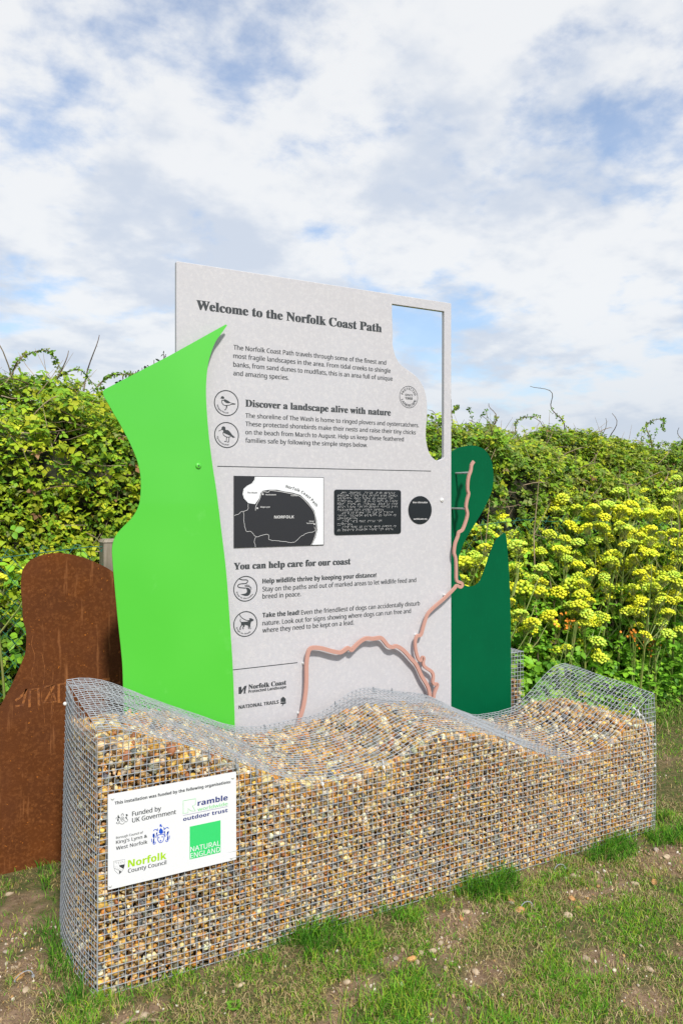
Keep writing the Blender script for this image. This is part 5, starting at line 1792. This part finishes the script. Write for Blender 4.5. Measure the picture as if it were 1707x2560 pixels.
ci = np.where(green_t, r.choice([0, 1, 2], len(x), p=[.35, .1, .55]), ci)
cols = GC[ci] * r.uniform(.75, 1.25, (len(x), 1))
far = np.clip((x - 2.4) / 3, 0, 1)
h = np.where(ci >= 4, h * .7, h)
blades('grass', x, y, ground_z(x, y), h, r.uniform(.2, 1.15, len(x)), .0020 + .0022 * far + r.uniform(0, .001, len(x)), cols, r, 'short patchy turf around the gravel wall')
# flattened dead blades woven through the turf
n_ = 110000
x, y = np.concatenate([r.uniform(-.8, 3.3, 85000), r.uniform(2.5, 6.5, 25000)]), np.concatenate([r.uniform(-1.45, .3, 85000), r.uniform(-1.5, 1.5, 25000)])
keep = (~in_wall(x, y)) & (r.random(n_) < np.clip(fbm(x * 5, y * 5, 97) * 2.2 - .5, .08, 1) * np.clip(1.1 - .8 * dirt_amount(x, y), .2, 1))
x, y = x[keep], y[keep]
cols = np.array([(.52, .42, .22), (.40, .30, .15), (.30, .21, .11), (.30, .34, .08)])[r.choice(4, len(x), p=[.34, .3, .2, .16])] * r.uniform(.75, 1.2, (len(x), 1))
hh = r.uniform(.012, .034, len(x))
blades('dead_grass', x, y, ground_z(x, y) + r.uniform(0, .012, len(x)), hh, r.uniform(1.0, 1.8, len(x)), r.uniform(.0014, .0026, len(x)), cols, r, 'flattened straw coloured dead grass in the turf', .8)
# long dry grass behind the rusty panel
n_ = 8500
x, y = np.concatenate([r.uniform(-1.4, .5, 6000), r.uniform(.5, 3, 2500)]), r.uniform(1.32, 1.78, n_)
h = r.uniform(.25, 1.0, n_) * (.65 + .5 * (y - 1.3) / .5) * np.clip(1.25 - (x - .2) * .35, .55, 1.1)
cols = np.array([(.42, .34, .17), (.33, .26, .13), (.14, .22, .05), (.22, .28, .08)])[r.choice(4, n_, p=[.34, .22, .22, .22])] * r.uniform(.8, 1.2, (n_, 1))
blades('long_grass', x, y, 0 * x, h, r.uniform(.15, 1.3, n_), r.uniform(.003, .0055, n_), cols, r, 'long straw coloured grass between the rusty panel and hedge', .75, 1.07)
# rough edge of the turf along the hedge foot at the far right
n_ = 7000
x, y = r.uniform(2.6, 7.4, n_), 1.40 - np.abs(r.normal(0, .16, n_))
h = r.uniform(.05, .20, n_)
cols = np.array([(.38, .30, .15), (.10, .20, .03), (.18, .25, .05)])[r.choice(3, n_, p=[.3, .4, .3])] * r.uniform(.8, 1.2, (n_, 1))
blades('verge_grass', x, y, 0 * x, h, r.uniform(.3, 1.2, n_), r.uniform(.003, .005, n_), cols, r, 'rough longer grass along the hedge foot')

# ------------------------------------------------------------------ small things on the ground
n_ = 42000
x, y = np.concatenate([r.uniform(-.8, 3.4, 39000), r.uniform(3.4, 5, 3000)]), np.concatenate([r.uniform(-1.4, 1.0, 39000), r.uniform(-1.5, 1.2, 3000)])
keep = (~in_wall(x, y)) & (r.random(n_) < np.clip(dirt_amount(x, y) * .9, .08, 1)) & ~((x > -.3) & (x < 2.5) & (y > .55) & (y < 1.3))
x, y = x[keep], y[keep]
s = np.clip(np.exp(r.normal(math.log(.0034), .5, len(x))), .0014, .011)
pc = np.array([(.62, .54, .44), (.72, .66, .58), (.40, .28, .17), (.24, .16, .10), (.5, .3, .12)])[r.choice(5, len(x), p=[.16, .08, .30, .38, .08])] * r.uniform(.8, 1.15, (len(x), 1))
o = stone_mass('grit', np.stack([x, y, ground_z(x, y) + s * .35], -1), s, V1, ICO1F, r, None, pc)
tag(o, 'fine chalk and flint grit lying on the bare soil', 'grit')

LOOSE = [(1.53, -.15, .026, 'o'), (1.51, -.23, .024, 'o'), (1.52, -.18, .018, 'g'), (1.32, -.15, .018, 'w'), (1.28, -.17, .017, 'o'), (1.28, -.12, .017, 'w'), (1.88, -.15, .019, 'w'), (.97, -.30, .017, 'o'), (.93, -.27, .016, 'g'), (.98, -.32, .014, 'w'), (1.02, -.29, .016, 'w'), (1.06, -.30, .020, 'w'),
         (1.13, -.30, .012, 'w'), (1.11, -.27, .014, 'w'), (1.12, -.46, .016, 'w'), (.72, -.30, .019, 'w'), (1.51, -.57, .017, 'w'), (1.64, -.72, .019, 'w'), (1.08, -.24, .011, 'w'), (2.06, -.30, .017, 'w'), (2.14, -.33, .025, 'o'), (1.74, -.27, .020, 'o'), (1.71, -.33, .017, 'o'), (1.64, -.35, .017, 'w'), (1.04, -.40, .013, 'w'),
         (1.31, -.67, .015, 'w'), (2.39, -.14, .022, 'g'), (2.37, -.21, .020, 'w'), (1.46, -.83, .012, 'w'), (-.17, .83, .019, 'w'), (-.22, .42, .013, 'g'), (-.20, .23, .017, 'o'), (-.21, .30, .016, 'w'), (-.13, .25, .014, 'w'), (-.19, .14, .017, 'w'), (.42, -.14, .014, 'w'), (.36, -.15, .010, 'w'), (.11, -.15, .020, 'w'), (2.62, -.12, .02, 'w'), (2.55, -.3, .018, 'g')]
TINT = {'o': (.52, .27, .10), 'g': (.33, .27, .22), 'w': (.42, .33, .23)}
LAB = {'o': ('orange brown flint lying on the ground before the gravel wall', 'orange flints lying on the turf'), 'g': ('dull grey brown pebble lying on the bare soil', 'grey pebbles lying on the turf'), 'w': ('pale chalky stone lying on the worn turf', 'pale stones lying on the turf')}
GM = {}
OWN = {0: 'large orange flint against the grass tuft below the gravel wall', 1: 'orange flint ringed by a curled grey cable tie', 2: 'grey brown pebble squeezed between the two large orange flints',
       6: 'pale oval stone on the bare patch nearest the far end of wall', 15: 'pale stone alone in the turf before the middle of the wall', 16: 'long pale stone on the small bare patch amid the turf',
       20: 'orange brown stone on the far edge of the farthest bare patch', 29: 'pale stone lying near the foot of the rusty panel', 30: 'dull grey stone on the bare soil beside the wall end', 31: 'orange brown pebble next to the cut cable tie on soil',
       37: 'pale stone in the grass near the plaque corner of the wall'}
for kk, col in TINT.items():
    GM[kk] = []
    for j in range(4):
        v = V2[(j * 4 + len(kk)) % 18]
        o = mesh_np('loose_stone', v, ICO2F, M['stone'], np.tile(np.array(col) * (1 + .1 * (j - 1)), (len(v), 1)), smooth=True)
        GM[kk].append(o.data)
        bpy.data.objects.remove(o)
for i, (x0, y0, s_, kk) in enumerate(LOOSE):
    o = bpy.data.objects.new('loose_stone', GM[kk][i % 4])
    o.location = (x0, y0, float(ground_z(np.array(x0), np.array(y0))) + s_ * .12)
    o.rotation_euler = (random.uniform(-.4, .4), random.uniform(-.4, .4), random.uniform(0, 6.3))
    o.scale = (s_ * 1.1, s_ * random.uniform(.7, 1), s_ * .72)
    link(o)
    lab, grp = LAB[kk]
    lab = OWN.get(i, lab)
    tag(o, lab, 'stone', grp)
mb = MB()
P3 = [(.02 + .13 * q, -.17 + .03 * math.sin(q * 3) - .05 * q, .008 + .003 * math.sin(q * 7)) for q in (0, .25, .5, .75, 1)]
mb.tube(P3, [.004, .0055, .005, .0045, .002], 6)
mb.tube([P3[2], (P3[2][0] + .02, P3[2][1] + .022, .012)], [.003, .0012], 5)
tag(mb.build('twig', M['dry_cane']), 'short brown twig on the turf near the wall corner', 'twig')
for (x0, y0, lab) in ((-.19, .20, 'cut grey cable tie on bare soil beside the wall corner'), (1.54, -.24, 'grey cable tie curled round the orange flints'), (1.86, -.09, 'dark cable tie lying at the foot of the gravel wall')):
    mb = MB()
    z0 = float(ground_z(np.array(x0), np.array(y0))) + .006
    mb.tube([(x0 + .028 * math.cos(a) , y0 + .016 * math.sin(a), z0 + .010 + .008 * math.sin(a * 1.5)) for a in [k * .5 for k in range(8)]], .0017, 4)
    mb.box(x0 + .024, x0 + .032, y0 - .004, y0 + .004, z0, z0 + .006)
    tag(mb.build('cable_tie', M['tie']), lab, 'cable tie')
for (x0, y0, lab) in ((.36, -.24, 'small broad leaved weed in the turf below the plaque'), (.02, -.25, 'tiny green weed near the wall corner twig'), (1.52, -.30, 'broad leaved weed among the tuft by the orange flints'), (-.30, .36, 'green weed leaf on the soil beyond the wall end')):
    p_ = empty('weed', (x0, y0, float(ground_z(np.array(x0), np.array(y0)))))
    tag(p_, lab, 'weed')
    for i in range(6):
        o = bpy.data.objects.new('leaf', HL[3])
        o.rotation_euler = (r.uniform(.1, .5), 0, i * 1.05)
        o.scale = (.032, .032, .032)
        o.location = (0, 0, .006)
        link(o, p_)

# parts were built in world coordinates; bring them under their roots' own origins
for root in [o for o in scene.objects if o.parent is None and o.type == 'EMPTY' and o.name.split('.')[0] in ('welcome_sign', 'green_panel', 'coastline_bar', 'steel_panel', 'plaque', 'bramble_hedge', 'shrub', 'wire_fence', 'fence_post')]:
    for ch in root.children:
        ch.location = ch.location - root.location
# loose outlines on terrain: settle everything
bpy.context.view_layer.update()
